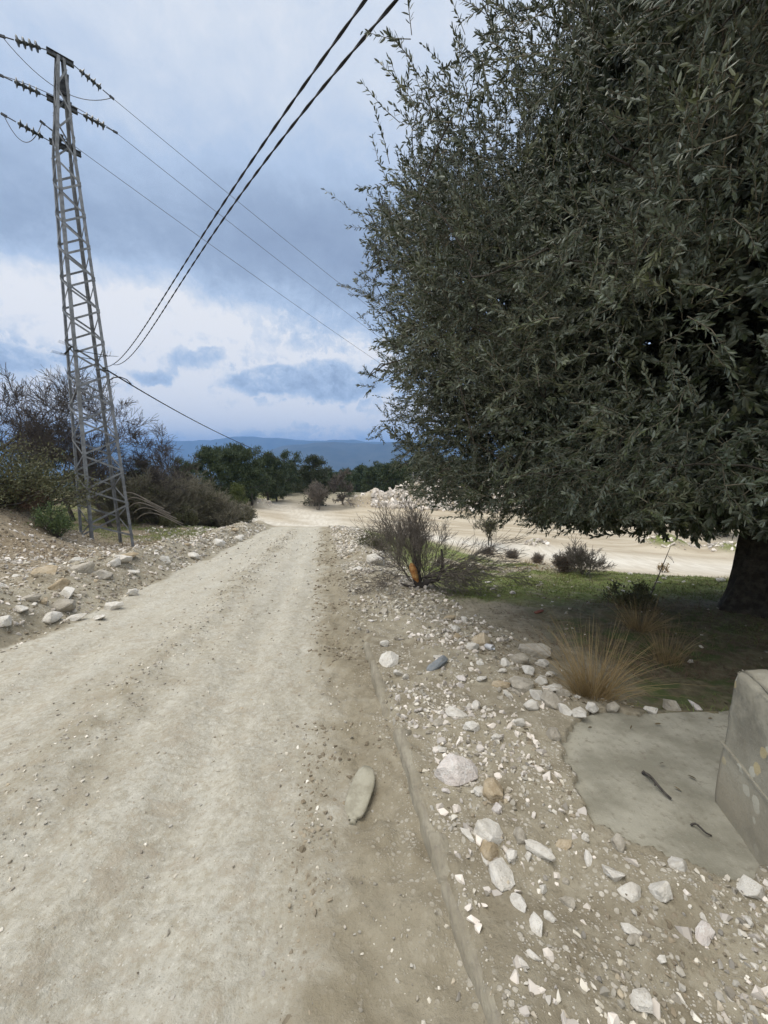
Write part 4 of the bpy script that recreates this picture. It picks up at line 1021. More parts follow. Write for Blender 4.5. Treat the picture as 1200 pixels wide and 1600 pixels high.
# ------------------------------------------------------------------ the big olive tree
def olive():
    TX, TY = 5.72, 5.6; zb = Hs(TX, TY); r = np.random.default_rng(11)
    e = thing('olive_tree', 'huge dense evergreen olive tree filling the right side', 'tree', (TX, TY, zb))
    o3 = np.array((TX, TY, zb))
    # trunk
    k = 28; hs = np.array([-.3, 0, .12, .3, .6, 1.0, 1.5, 2.0, 2.5]); rr = np.array([.64, .58, .54, .50, .47, .46, .46, .48, .42]); V = []
    for h, q in zip(hs, rr):
        for j in range(k):
            a = 2 * math.pi * j / k; f = 1 + .10 * math.sin(3 * a + h * 1.5) + .07 * math.sin(7 * a - h * 2) + .05 * math.sin(13 * a + h)
            V.append((math.cos(a) * q * f + .06 * h, math.sin(a) * q * f, h))
    F4 = np.array([[i * k + j, i * k + (j + 1) % k, (i + 1) * k + (j + 1) % k, (i + 1) * k + j] for i in range(len(hs) - 1) for j in range(k)])
    part('trunk', mesh_np('trunk', V, [F4], True), M_BARK, e)
    cx, cy = 4.75, 5.3
    ZK = [0.2, .8, 1.2, 1.8, 2.6, 3.6, 4.6, 5.6, 6.6, 7.6, 8.6, 9.3]; RK_ = [3.2, 4.0, 4.35, 4.5, 4.65, 4.8, 4.8, 3.75, 2.15, 1.4, .9, .4]
    def prof(z): return np.interp(z, ZK, RK_)
    def bottom(x, y):
        u = x / np.maximum(y, .5); return EYE - np.maximum(y, 1.8) * (.075 + .105 * np.clip((u - .05) / .35, 0, 1)) 
    # clumps
    N = 1050; th = r.uniform(0, 2 * np.pi, N * 3); z = r.uniform(.2, 9.0, N * 3); acc = r.random(N * 3) < prof(z) / 4.9; th, z = th[acc][:N], z[acc][:N]; N = len(z)
    f = 1 - .58 * r.random(N) ** 1.7
    lob = 1 + .17 * fbm(th * 2.6 + 50, z * 1.1, 1.0, 2, 101)
    cxs = cx + np.cos(th) * prof(z) * f * lob; cys = cy + np.sin(th) * prof(z) * f * lob; cys = np.where(cys > cy, cy + (cys - cy) * .58, cys)
    zb_ = bottom(cxs, cys) + .12; z = np.maximum(z, zb_ + r.uniform(0, .25, N))
    CL = np.stack([cxs, cys, z], -1)
    qn = 150; qa = r.uniform(0, np.pi, qn); qr = r.uniform(.15, .8, qn); qz = r.uniform(1.3, 7.2, qn)     # the shaded heart of the crown
    CL = np.concatenate([CL, np.stack([cx + .5 + np.cos(qa) * qr * prof(qz), cy + np.sin(qa) * qr * prof(qz) * .5, qz], -1)])
    CL = CL[~((CL[:, 1] < 1.6))]
    N = len(CL)
    # limbs, then every clump joins the nearest wood already grown
    top = np.array((TX + .1, TY, zb + 2.3)); ctr = np.array((cx, cy, 3.6)); P0, P1, R0, R1 = [], [], [], []
    pool, prad = [], []
    for i in range(9):
        a = i * 2.4; el_ = r.uniform(.25, 1.2); dd = np.array((math.cos(a) * math.cos(el_), math.sin(a) * math.cos(el_), math.sin(el_)))
        p = top.copy(); dr = unit(dd + [0, 0, .5]); ln = r.uniform(1.6, 2.6) * (1 + .35 * dd[2]); ra = .16
        for s in range(8):
            dr = unit(dr + r.normal(0, .14, 3) + (dd - dr) * .2); q = p + dr * ln / 8; P0.append(p); P1.append(q); R0.append(ra); ra *= .86; R1.append(ra); p = q
            if s > 1: pool.append(p.copy()); prad.append(ra)
    order = np.argsort(np.linalg.norm(CL - top, axis=1))
    for ci in order:
        c = CL[ci]; Q = np.array(pool); i = np.argmin(((Q - c) ** 2).sum(1)); p = Q[i]; ra = max(.006, min(prad[i] * .72, .05)); d = c - p; L_ = np.linalg.norm(d)
        ns = 4; sagv = r.normal(0, .16, 3) * L_
        pts = [p + d * t + sagv * 4 * t * (1 - t) for t in np.linspace(0, 1, ns + 1)]
        for s in range(ns):
            a_, b_ = ra * (1 - .3 * s / ns), ra * (1 - .3 * (s + 1) / ns)
            P0.append(pts[s]); P1.append(pts[s + 1]); R0.append(a_); R1.append(b_); pool.append(pts[s + 1]); prad.append(b_)
    V, Fq = cones(np.array(P0) - o3, np.array(P1) - o3, np.maximum(R0, .006), np.maximum(R1, .005), 6)
    part('branches', mesh_np('branches', V, [Fq], True), M_BARK, e)
    # twigs
    dist = np.linalg.norm(CL - np.array((0, 0, EYE)), axis=1)
    cnt = np.where((CL[:, 1] < cy + 1.2) & (CL[:, 0] < cx + 4.2), 62, 36); idx = np.repeat(np.arange(N), cnt); n = len(idx)
    sp = r.uniform(.22, .46, N)[idx][:, None]
    B = CL[idx] + r.normal(size=(n, 3)) * sp * np.array([1, 1, .8])
    outw = unit(B - ctr); D = unit(outw * .75 + np.array([0, 0, .38]) + r.normal(0, .72, (n, 3)))
    low = B[:, 2] < bottom(B[:, 0], B[:, 1]) + .7; D[low, 2] -= .45; D = unit(D)
    L_ = r.uniform(.17, .36, n) * np.where(r.random(n) < .06, 1.7, 1)
    hb = bottom(B[:, 0], B[:, 1]); tipz = np.minimum(B[:, 2], B[:, 2] + D[:, 2] * L_)
    rad = np.hypot(B[:, 0] - cx, B[:, 1] - cy)
    long_ = rad > prof(B[:, 2]) * (.99 + .20 * fbm(B[:, 1] * 2, B[:, 2] * 2, 1.0, 2, 103)); 
    ok = ~long_ & (tipz > hb - .12 * r.random(n) ** 2 + .34 * fbm(B[:, 0] * 1.3, B[:, 1] * 1.3, 1.0, 3, 107)) & (B[:, 1] > 1.45) & (np.linalg.norm(B - np.array((0, 0, EYE)), axis=1) > 1.75)
    B, D, L_ = B[ok], D[ok], L_[ok]; n = len(B)
    bend = r.normal(0, .10, (n, 3)); mid = B + D * (L_ * .5)[:, None]; end = B + (D + bend) * L_[:, None]
    V1, F1 = cones(np.concatenate([B, mid]) - o3, np.concatenate([mid, end]) - o3, np.r_[np.full(n, .0034), np.full(n, .0026)], np.r_[np.full(n, .0026), np.full(n, .0014)], 3)
    part('twigs', mesh_np('twigs', V1, [F1], True), M_TWIG, e)
    K = 24; t = (np.arange(K) + .6) / K; t = .12 + .9 * t
    tt = t[None, :] + r.normal(0, .015, (n, K))
    LB = B[:, None] + (D[:, None] + bend[:, None] * np.clip(tt, 0, 1)[..., None]) * (tt * L_[:, None])[..., None]
    a1 = unit(np.cross(D, np.array([0.1, .2, 1.0]))); a2 = np.cross(D, a1)
    ph = (np.arange(K) // 2 * 1.6 + (np.arange(K) % 2) * np.pi)[None] + r.uniform(0, 6.28, (n, 1)) + r.normal(0, .35, (n, K))
    rd = a1[:, None] * np.cos(ph)[..., None] + a2[:, None] * np.sin(ph)[..., None]
    op = (1.0 - .45 * t)[None, :, None] + r.normal(0, .12, (n, K, 1))
    LD = unit(D[:, None] * np.cos(op) + rd * np.sin(op) + np.array([0, 0, -.10]))
    LN = unit(D[:, None] * np.sin(op) * 1.0 - rd * np.cos(op) + r.normal(0, .35, (n, K, 3)) ); LN = -LN
    LN = np.where((np.sum(LN * np.array([0, 0, 1.0]), -1, keepdims=True) < 0) & (r.random((n, K, 1)) < .7), -LN, LN)
    deep = (np.linalg.norm((B - ctr) / np.array([1, 1, 1.1]), axis=1) < 3.3)
    far_ = B[:, 1] > cy + 1.2; ll = r.uniform(.036, .058, (n, K)) * np.where(deep | far_, 1.8, 1)[:, None]; ww = ll * r.uniform(.25, .33, (n, K)) * np.where(deep | far_, 1.25, 1)[:, None]
    kp = (r.random((n, K)) < .93).ravel()
    V2, F2 = leaves(LB.reshape(-1, 3)[kp] - o3, LD.reshape(-1, 3)[kp], LN.reshape(-1, 3)[kp], ll.ravel()[kp], ww.ravel()[kp])
    part('crown', mesh_np('crown', V2, [F2], False), M_OLIVE, e)
    print('olive twigs', n, 'leaves', kp.sum())
olive()

# ------------------------------------------------------------------ bare trees and shrubs
def bare(name, label, cat, loc, height, seed, stems=1, levels=4, kids=(5, 5, 4, 4), ang=.7, spread=.35, mat=None, up=.10, rad=None, minr=.006, ratio=.64, lean=(0, 0), group=None, leaf=None, sub='branches', wob=.18, nleaf=3, leafsize=.05):
    r = np.random.default_rng(seed); e = thing(name, label, cat, loc, 0, group); A = [[], [], [], []]; tips = []
    for s in range(stems):
        a = r.uniform(0, 6.28); sp = spread * r.uniform(.4, 1.1) if stems > 1 else spread * .3
        d = (math.cos(a) * sp + lean[0], math.sin(a) * sp + lean[1], 1.0)
        b = (math.cos(a) * .12 * (stems > 1) * height * .3, math.sin(a) * .12 * (stems > 1) * height * .3, -.1)
        o = grow(r, b, d, height * (.50 if levels > 2 else .7) * r.uniform(.8, 1.1), rad or height * .016, levels, kids, ang, up, wob, ratio, minr)
        for q in range(4): A[q].append(o[q])
        tips += o[4]
    P0, P1, R0, R1 = [np.concatenate(q) for q in A]
    big = R0 > minr * 2.5
    if big.any() and stems == 1:
        V, Fq = cones(P0[big], P1[big], R0[big], R1[big], 6); part('trunk', mesh_np('trunk', V, [Fq], True), mat or M_DARKBARK, e)
        V, Fq = cones(P0[~big], P1[~big], R0[~big], R1[~big], 3); part(sub, mesh_np(sub, V, [Fq], True), mat or M_DARKBARK, e)
    else:
        V, Fq = cones(P0, P1, R0, R1, 4 if len(P0) < 9000 else 3); part(sub, mesh_np(sub, V, [Fq], True), mat or M_DARKBARK, e)
    if leaf:
        T = np.array([t for t, _ in tips]); Dd = np.array([d for _, d in tips]); T = np.repeat(T, nleaf, 0); Dd = np.repeat(Dd, nleaf, 0); n = len(T)
        T = T - Dd * r.uniform(0, .3, (n, 1)) + r.normal(0, leafsize * .8, (n, 3)); V, Fq = leaves(T, unit(Dd + r.normal(0, .8, (n, 3))), unit(r.normal(size=(n, 3)) + [0, 0, .8]), leafsize * r.uniform(.7, 1.4, n), leafsize * r.uniform(.35, .6, n))
        part('foliage', mesh_np('foliage', V, [Fq]), leaf, e)
    return e
def on(px, depth):                             # a spot on the terrain straight below/above a picture column
    d = px_dir(px, 760); x = d.x / d.y * depth; return (x, depth, Hs(x, depth))
bare('bare_tree', 'large bare dark tree at the left edge behind the pylon', 'tree', on(-18, 15.5), 8.2, 21, 1, 5, (6, 6, 5, 5, 5), .62, .3, lean=(.15, .0), minr=.009, rad=.16)
bare('bare_tree', 'bare tree with many fine twigs directly behind the pylon legs', 'tree', on(110, 18.5), 5.6, 22, 1, 5, (6, 6, 5, 5, 5), .7, .3, minr=.0075, rad=.10)
bare('bare_tree', 'slender bare tree rising just right of the pylon', 'tree', on(168, 18), 6.0, 23, 1, 5, (6, 6, 5, 5, 5), .7, .3, minr=.0075, rad=.10)
bare('bare_tree', 'spreading bare tree between the pylon and the dark pines', 'tree', on(215, 21), 5.4, 24, 1, 5, (6, 6, 5, 5, 5), .8, .4, minr=.0085, rad=.095, lean=(.2, 0))
bare('bare_tree', 'low bare tree with thin upright twigs left of the dark pines', 'tree', on(262, 25), 4.6, 25, 3, 4, (5, 5, 4, 5), .6, .35, minr=.011, rad=.05)
bare('bare_tree', 'bare tree in front of the blue valley at far left', 'tree', on(40, 21), 5.6, 26, 1, 5, (6, 6, 5, 5, 5), .7, .4, minr=.0085, rad=.09)
bare('bare_tree', 'small bare grey tree right of the round oak', 'tree', on(535, 40), 3.6, 27, 1, 5, (6, 6, 5, 5, 5), .6, .3, mat=M_GREYBARK, minr=.014, rad=.085)
bare('bare_shrub', 'pale grey bare shrub in front of the round oak', 'shrub', on(496, 37.5), 2.5, 28, 9, 4, (4, 5, 5, 4), .5, .4, mat=M_GREYTWIG, minr=.013, rad=.03)
# thicket along the left side
th = [(205, 19.5, 2.4, 'dark tangled bare shrub just right of the pylon base'), (235, 20.5, 2.3, 'bare brown shrub in the thicket with bent pale stems'), (268, 22, 2.6, 'dense brown shrub in the middle of the left thicket'),
      (300, 22.5, 2.5, 'dense grey shrub left of the young pine'), (325, 23.5, 2.7, 'tall greyish shrub in front of the dark pines'), (345, 22.8, 2.2, 'grey green shrub at the road end of the thicket'), (370, 23.6, 2.0, 'low grey shrub hanging over the road corner'), (285, 26, 3.0, 'dark shrub at the back of the thicket'), (180, 22, 2.6, 'dark shrub behind the pylon legs'), (245, 24, 2.9, 'brown shrub behind the bent pale stems')]
for i, (px, dd, hh, lb) in enumerate(th):
    bare('bare_shrub', lb, 'shrub', on(px, dd), hh * (1.15 if i not in (4, 5, 6) else .92), 40 + i, 16, 3, (6, 7, 6), .62, .8, mat=[M_THICK, M_THICK, M_THICK2][i % 3 if i < 6 else (2 if i == 6 else 0)], minr=.009, rad=.022, up=.05, ratio=.6, leaf=[M_BUSH, None, None][i % 3], nleaf=1, leafsize=.075)
mb = MB(); r_ = np.random.default_rng(5)
for q in range(5):
    a = at(190 + q * 6, 775 + q * 9, 18); b = at(205 + q * 9, 770 + q * 8, 17.6); c = at(238 + q * 10, 786 + q * 8, 17.3); mb.tube(bez([a, b, c, c + Vector((.5, 0, -.25))], 12), [.02] * 12, 5)
tag(mb.build('cut_branches', M_GREYTWIG), 'pale bent cut branches sticking out of the thicket by the pylon', 'branches')
# left bank bushes
def leafy(name, label, loc, rx, ry, rz_, mat, n, size, seed, cat='bush', woody=M_DARKBARK, group=None):
    r = np.random.default_rng(seed); e = thing(name, label, cat, loc, 0, group)
    ncl = max(14, n // 140); d = unit(r.normal(size=(ncl, 3))); d[:, 2] = np.abs(d[:, 2]); f = r.random(ncl) ** .45
    Cc = d * np.array([rx, ry, rz_]) * f[:, None] * (1 + .25 * r.normal(size=(ncl, 1)) * .6); Cc[:, 2] += .12 * rz_
    idx = r.integers(0, ncl, n); P = Cc[idx] + r.normal(size=(n, 3)) * np.array([rx, ry, rz_]) * .13
    D = unit(unit(P + [0, 0, .2]) + r.normal(0, .7, (n, 3))); V, Fq = leaves(P, D, unit(r.normal(size=(n, 3)) + [0, 0, 1.0]), size * r.uniform(.6, 1.5, n), size * r.uniform(.25, .5, n))
    part('foliage', mesh_np('foliage', V, [Fq]), mat, e)
    k = np.arange(ncl); B = np.zeros((ncl, 3)); B[:, :2] = Cc[:, :2] * .15; B[:, 2] = -.1; M = Cc * .5 + B * .5 + r.normal(0, .06, (ncl, 3)) * rx
    V, Fq = cones(np.concatenate([B, M]), np.concatenate([M, Cc * 1.05]), np.r_[np.full(ncl, .018 * rz_ + .004), np.full(ncl, .011 * rz_ + .003)], np.r_[np.full(ncl, .011 * rz_ + .003), np.full(ncl, .004)], 4)
    part('stems', mesh_np('stems', V, [Fq], True), woody, e)
    return e
leafy('evergreen_bush', 'broad dark olive green bush on the left bank', on(38, 12.5), 2.2, 1.5, 1.55, M_BUSH, 11000, .085, 61)
leafy('evergreen_bush', 'second dark green bush cut by the left edge of the picture', on(-30, 11.0), 1.6, 1.3, 1.5, M_BUSH, 7000, .08, 62)
leafy('green_bush', 'small fresh green bush on the bank left of the pylon foot', on(76, 11.0), .52, .45, .78, M_BUSHG, 3600, .06, 63)
leafy('dead_brush', 'reddish brown dead brush at the left edge', on(16, 11.6), 1.0, .6, .5, M_DEAD, 3600, .06, 64, woody=M_GREYTWIG)
leafy('green_bush', 'grey green rounded shrub low in front of the thicket', on(288, 20.6), .8, .7, 1.2, M_BUSH, 3600, .075, 65)
leafy('green_bush', 'dull green low shrub on the grass strip left of the thicket', on(255, 19.2), .55, .5, .55, M_BUSH, 2000, .06, 66)
leafy('green_bush', 'low dark green shrub behind the white boulder on the right', on(590, 12.0), .75, .6, .55, M_BUSH, 3000, .055, 67)
# central bare shrub with the snapped trunk
gs = ground(655, 918)
cs_ = bare('bare_shrub', 'big grey bare shrub with many thin upright stems by the verge', 'shrub', (gs.x + .02, gs.y + .35, gs.z), 1.7, 71, 12, 3, (6, 7, 6), .48, .62, mat=M_GREYTWIG, minr=.0036, rad=.015, up=.08, ratio=.62)
r_ = np.random.default_rng(72); A = [[], [], [], []]
for q in range(17):
    a = r_.uniform(-1.0, .7) - (.3 if q % 2 else 0); d = (math.cos(a) * 1.0, math.sin(a) * .8, r_.uniform(.02, .5)); o = grow(r_, (.05, -.05, .08), d, r_.uniform(.6, 1.25), .014, 3, (4, 4, 5), .5, -.10, .15, .6, .0035)
    for k in range(4): A[k].append(o[k])
P0, P1, R0, R1 = [np.concatenate(q) for q in A]; P0[:, 2] = np.maximum(P0[:, 2], -.12); P1[:, 2] = np.maximum(P1[:, 2], -.12)
V, Fq = cones(P0, P1, R0, R1, 4); part('fallen_branches', mesh_np('fallen_branches', V, [Fq], True), M_GREYTWIG, cs_)
st = MB()
bx0 = Vector((gs.x, gs.y, gs.z)) - Vector(cs_.location)
b0 = np.array(bx0); tp = np.array(at(643, 882, gs.y)) - np.array(cs_.location)
st.tube([b0 + [.05, 0, -.1], b0 * .75 + tp * .25, b0 * .45 + tp * .55], [.085, .075, .062], 9)
st.tube([b0 + [.04, .05, .0], b0 + [.18, .05, .10], b0 + [.36, .1, .12], b0 + [.46, .15, .35], b0 + [.44, .2, .7]], [.07, .055, .045, .035, .02], 8)
st.tube([b0 + [.02, .05, .1], b0 + [-.05, .1, .45], b0 + [-.12, .15, .85]], [.05, .035, .015], 8)
st.tube([b0 + [0, -.03, 0], b0 + [-.16, -.08, .03], b0 + [-.36, -.05, .10]], [.045, .03, .012], 7)
st.build('snapped_trunk', M_DARKBARK, cs_, True)
tw = MB(); ax1 = tp - b0
V, Fq = tube([b0 + ax1 * .28 + [.01, -.055, 0], b0 + ax1 * .5 + [-.005, -.06, 0], b0 + ax1 * .8 + [0, -.05, 0], b0 + ax1 * .97 + [0, -.02, 0], b0 + ax1 * 1.06 + [0, 0, 0]], [.02, .062, .068, .055, .018], 9)
tw.add(V, Fq); tw.build('torn_wood', M_TORN, cs_, False)

# small things across the yard and bank
bare('bare_tree', 'small two stemmed tree alone in the middle of the yard', 'tree', (5.9, 21.6, Hs(5.9, 21.6)), 1.9, 81, 3, 3, (5, 6, 5), .6, .3, minr=.008, rad=.035, leaf=M_BUSH, nleaf=4, leafsize=.07)
for i, (px, py, hh, lb) in enumerate([(885, 893, .62, 'purplish bare shrub at the bank edge by the pale track'), (912, 898, .95, 'thin upright bare shrub right of the purplish shrub'), (840, 880, .55, 'low brown shrub on the bank edge'), (800, 872, .55, 'brown shrub on the bank edge next to the bare shrub'), (763, 866, .5, 'low dry shrub at the upper end of the bank')]):
    g = ground(px, py); bare('dry_shrub', lb, 'shrub', tuple(g), hh, 90 + i, 12, 3, (5, 6, 5), .6, .8 if i != 1 else .3, mat=M_GREYTWIG, minr=.004, rad=.010, leaf=M_DEAD if i != 1 else None, nleaf=1, leafsize=.035)
g = ground(985, 948); leafy('weed_bush', 'dark leafy weed bush with tall dry stalk before the pale track', tuple(g), .42, .35, .42, M_BUSH, 1500, .05, 101)
g = ground(1012, 942); tag(MB().tube([tuple(g), tuple(g + Vector((.12, 0, .4))), tuple(g + Vector((.30, .02, .95)))], [.012, .009, .004], 6).build('dry_stalk', M_GREYTWIG), 'tall leaning dry stalk beside the weed bush', 'plant')
g = ground(1052, 880); bare('dry_shrub', 'tiny bare sapling on the grass beside the pale track', 'shrub', tuple(g), .6, 103, 1, 2, (4, 4), .5, .2, mat=M_GREYBARK, minr=.005, rad=.012)
g = ground(1035, 895); leafy('weed_bush', 'dry yellowish weed at the edge of the pale track', tuple(g), .2, .2, .35, M_STRAW, 400, .06, 104)

# straw tussocks and grass
def tussock(label, loc, n, hh, spread, seed, name='dry_grass_tussock'):
    r = np.random.default_rng(seed); a = r.uniform(0, 6.28, n); t = spread * r.random(n) ** .7
    B = np.stack([np.cos(a) * r.uniform(0, .13, n), np.sin(a) * r.uniform(0, .13, n), np.full(n, -.04)], -1)
    t = np.where(r.random(n) < .22, r.uniform(.9, 1.5, n), t)
    D = unit(np.stack([np.cos(a + r.normal(0, .3, n)) * np.sin(t), np.sin(a + r.normal(0, .3, n)) * np.sin(t), np.cos(t)], -1))
    V, Fq = blades(B, D, hh * r.uniform(.3, 1.12, n) * np.where(t > .9, .7, 1), r.uniform(.0025, .006, n) * (1 if hh < 2 else 2), .22, 4)
    return tag(link(name, mesh_np(name, V, [Fq]), M_STRAW, None, loc), label, 'grass')
g = ground(925, 1088); tussock('large straw coloured grass tussock between cobbles and shade', tuple(g), 620, .70, .62, 111)
g = ground(1042, 1035); tussock('smaller straw tussock standing further back under the olive', tuple(g), 260, .58, .36, 112)
g = ground(1000, 985); tussock('faint dry grass tuft behind the two straw tussocks', tuple(g), 420, .62, .75, 113)
g = ground(632, 838); tussock('tiny yellow grass tuft on the ridge at the road bend', tuple(g), 160, .5, .7, 114)
def grass_field(name, n, xr_, yr_, hh, wd, mat, pick):
    X = rng.uniform(*xr_, n); Y = np.exp(rng.uniform(math.log(yr_[0]), math.log(yr_[1]), n)); z = zones(X, Y); k = pick(z, X, Y); X, Y = X[k], Y[k]; n = len(X)
    B = np.stack([X, Y, H(X, Y) - .005], -1); a = rng.uniform(0, 6.28, n); t = rng.uniform(.1, 1.0, n); D = np.stack([np.cos(a) * np.sin(t), np.sin(a) * np.sin(t), np.cos(t)], -1)
    V, Fq = blades(B, D, hh * rng.uniform(.5, 1.5, n), wd * rng.uniform(.6, 1.3, n), .3, 2)
    return tag(link(name, mesh_np(name, V, [Fq]), mat), kind='stuff')
grass_field('short_grass', 90000, (1, 15), (6, 18), .055, .012, M_GRASS, lambda z, X, Y: (rng.random(len(X)) < z['grass'] * np.clip(.6 + 2 * fbm(X, Y, .8, 3, 121), 0, 1)))
grass_field('bank_scrub', 16000, (-16, -7), (6, 16), .11, .008, M_DEAD, lambda z, X, Y: (z['l'] < -5.6) & (rng.random(len(X)) < np.clip(.25 + 1.8 * fbm(X, Y, .9, 3, 127), 0, .9)))
grass_field('bank_grass', 30000, (-15, -6), (14, 27), .10, .022, M_GRASS, lambda z, X, Y: (rng.random(len(X)) < z['grass'] * .9))
grass_field('dead_grass', 45000, (.6, 11), (3.6, 12), .075, .006, M_DEAD, lambda z, X, Y: (rng.random(len(X)) < np.clip(z['right'] * (.35 + 1.5 * fbm(X, Y, .9, 3, 122)), 0, .8)))
grass_field('shade_grass', 26000, (1.8, 9), (2.6, 8.5), .05, .006, M_GRASS, lambda z, X, Y: (rng.random(len(X)) < np.clip(z['litter'] * (.2 + 2.2 * fbm(X, Y, 1.2, 3, 123)), 0, .8)))
grass_field('yard_edge_grass', 14000, (2, 15), (10, 19), .16, .014, M_STRAW, lambda z, X, Y: (rng.random(len(X)) < np.clip(z['right'] * (z['yard'] < .3) * (1.6 * fbm(X, Y, 1.1, 3, 124)) * sstep(-2.9, -1.6, -height0(X, Y) - 3.4), 0, .7)))

n = 5200; X = rng.uniform(1.2, 9.5, n); Y = rng.uniform(1.5, 9, n); k = rng.random(n) < np.clip(.35 + 1.5 * fbm(X, Y, 1.1, 3, 125), 0, 1); k &= ~((X < 2.8) & (Y < 2.62) & (rng.random(n) < .6)); X, Y = X[k], Y[k]; n = len(X)
on_slab = inside(X, Y, SLAB_SEEN); Z = np.where(on_slab, zslab(Y) + .012, H(X, Y) + .008)
a = rng.uniform(0, 6.28, n); D = unit(np.stack([np.cos(a), np.sin(a), rng.normal(0, .2, n)], -1)); V, Fq = leaves(np.stack([X, Y, Z], -1), D, unit(rng.normal(0, .3, (n, 3)) + [0, 0, 1]), rng.uniform(.03, .06, n), rng.uniform(.009, .016, n))
tag(link('fallen_leaves', mesh_np('fallen_leaves', V, [Fq]), leaf_mat('fallen_leaf', (.07, .055, .03), (.16, .12, .065), (.13, .11, .075), .8)), kind='stuff')

# ------------------------------------------------------------------ pines, oak, forest
def pine(label, loc, hh, seed, mat, n, size, wid=.28, group=None, name='pine_tree', dens=1.0, round_=False):
    r = np.random.default_rng(seed); e = thing(name, label, 'tree', loc, 0, group)
    P = [(math.sin(h * 1.3 + seed) * .012 * hh, math.cos(h * 1.7 + seed) * .012 * hh, h) for h in np.linspace(-.2, hh * .95, 9)]
    mb = MB().tube(P, np.linspace(.026, .004, 9) * hh, 7)
    nb = 34 if round_ else 26; cl = []
    for i in range(nb):
        t = r.uniform(.05, 1.0) ** .9; h = hh * t; a = i * 2.4 + r.normal(0, .3)
        prof = (math.sin(math.pi * min(1, (t - .05) / .95) ** .75) * .9 + .16) if round_ else (1.05 - t) ** .7 * (.55 + .45 * min(1, t / .35)) + .10
        ln = wid * hh * prof * r.uniform(*((.6, 1.2) if round_ else (.45, 1.45))); tip = np.array((math.cos(a) * ln, math.sin(a) * ln, h + ln * r.uniform(-.05, .35)))
        mb.tube([(0, 0, h * .96), tuple(tip * [.55, .55, 1] - [0, 0, .02 * hh]), tuple(tip)], [.008 * hh, .005 * hh, .0015 * hh], 4)
        for q in range(5): s = r.uniform(.4, 1.08); cl.append(np.array((tip[0] * s, tip[1] * s, h + (tip[2] - h) * s)) + r.normal(0, .035 * hh, 3))
    cl.append(np.array((0, 0, hh)))
    mb.build('trunk', M_DARKBARK, e, True)
    cl = np.array(cl); idx = r.integers(0, len(cl), n); Pn = cl[idx] + r.normal(size=(n, 3)) * hh * np.array([.040, .040, .024])
    D = unit(unit(Pn - np.array((0, 0, hh * .4))) * .6 + r.normal(0, .7, (n, 3)) + [0, 0, .45])
    V, Fq = leaves(Pn, D, unit(r.normal(size=(n, 3)) + [0, 0, .6]), size * hh * r.uniform(.6, 1.4, n), size * hh * r.uniform(.16, .32, n))
    part('crown', mesh_np('crown', V, [Fq]), mat, e); return e
PG = 'dark pines beyond the thicket and yard'
pine('tallest dark pine, first of the row right of the bare trees', on(330, 36), 5.3, 131, M_PINE, 9000, .042, .30, PG)
pine('dark pine with flat open top, second of the tall row', on(362, 38), 5.4, 132, M_PINE, 9000, .042, .30, PG)
pine('broad dark pine, third of the tall row', on(392, 39), 5.3, 133, M_PINE, 9000, .042, .30, PG)
pine('dark pine sloping down at the right end of the tall row', on(418, 43), 5.2, 134, M_PINE, 8000, .042, .28, PG)
pine('small dark pine in the gap before the round oak', on(446, 52), 5.2, 135, M_PINE, 6000, .045, .28, PG)
pine('dark pine filling the gap left of the round oak', on(462, 56), 5.2, 136, M_PINE, 6000, .045, .30, PG)
pine('bushy dark pine standing behind the two tallest pines', on(346, 42), 5.7, 171, M_PINE, 10000, .042, .36, PG)
pine('dark pine with a leaning crown behind the broad pine', on(379, 44), 5.9, 172, M_PINE, 10000, .042, .36, PG)
pine('low spreading dark pine at the right foot of the tall row', on(432, 45), 4.6, 173, M_PINE, 9000, .045, .40, PG)
pine('low dark pine at the left foot of the tall row', on(308, 38), 3.9, 174, M_PINE, 8000, .045, .42, PG)
pine('young yellow green pine at the end of the thicket', on(370, 26.5), 2.5, 137, M_PINEY, 6000, .05, .26)
pine('dark green pine seen between the left bare trees', on(75, 26), 4.6, 138, M_PINE, 8000, .045, .34)
pine('second dark pine behind the pylon base', on(132, 29), 3.8, 139, M_PINE, 7000, .045, .34)
pine('dark evergreen behind the pale thicket stems', on(225, 30), 3.4, 140, M_PINE, 7000, .045, .36)
pine('low dark evergreen left of the tallest pine', on(285, 33), 3.9, 141, M_PINE, 7000, .045, .34)
pine('round topped dark oak standing at the yard edge', on(492, 41), 4.8, 142, M_OAK, 13000, .045, .42, None, 'oak_tree', round_=True)
pine('dark evergreen at right behind the grey rubble mound', (21.5, 24.5, Hs(21.5, 24.5)), 5.2, 143, M_OAK, 10000, .05, .5, None, 'evergreen_tree', round_=True)
pine('dark evergreen partly hidden by the olive trunk', (26.5, 25.5, Hs(26.5, 25.5)), 6.0, 144, M_OAK, 10000, .05, .5, None, 'evergreen_tree', round_=True)
FG = 'pines covering the far hillside'
r_ = np.random.default_rng(150); protos = None
FL_ = 'dark green pine among many on the forested hillside beyond the yard'
pr = [pine(FL_, (30 + 8 * i, 150, Hs(30 + 8 * i, 150)), 7.5, 151 + i, M_PINE, 2600, .075, .30, FG) for i in range(4)]
for p in pr: p.scale = (1, 1, 1)
cnt = 0
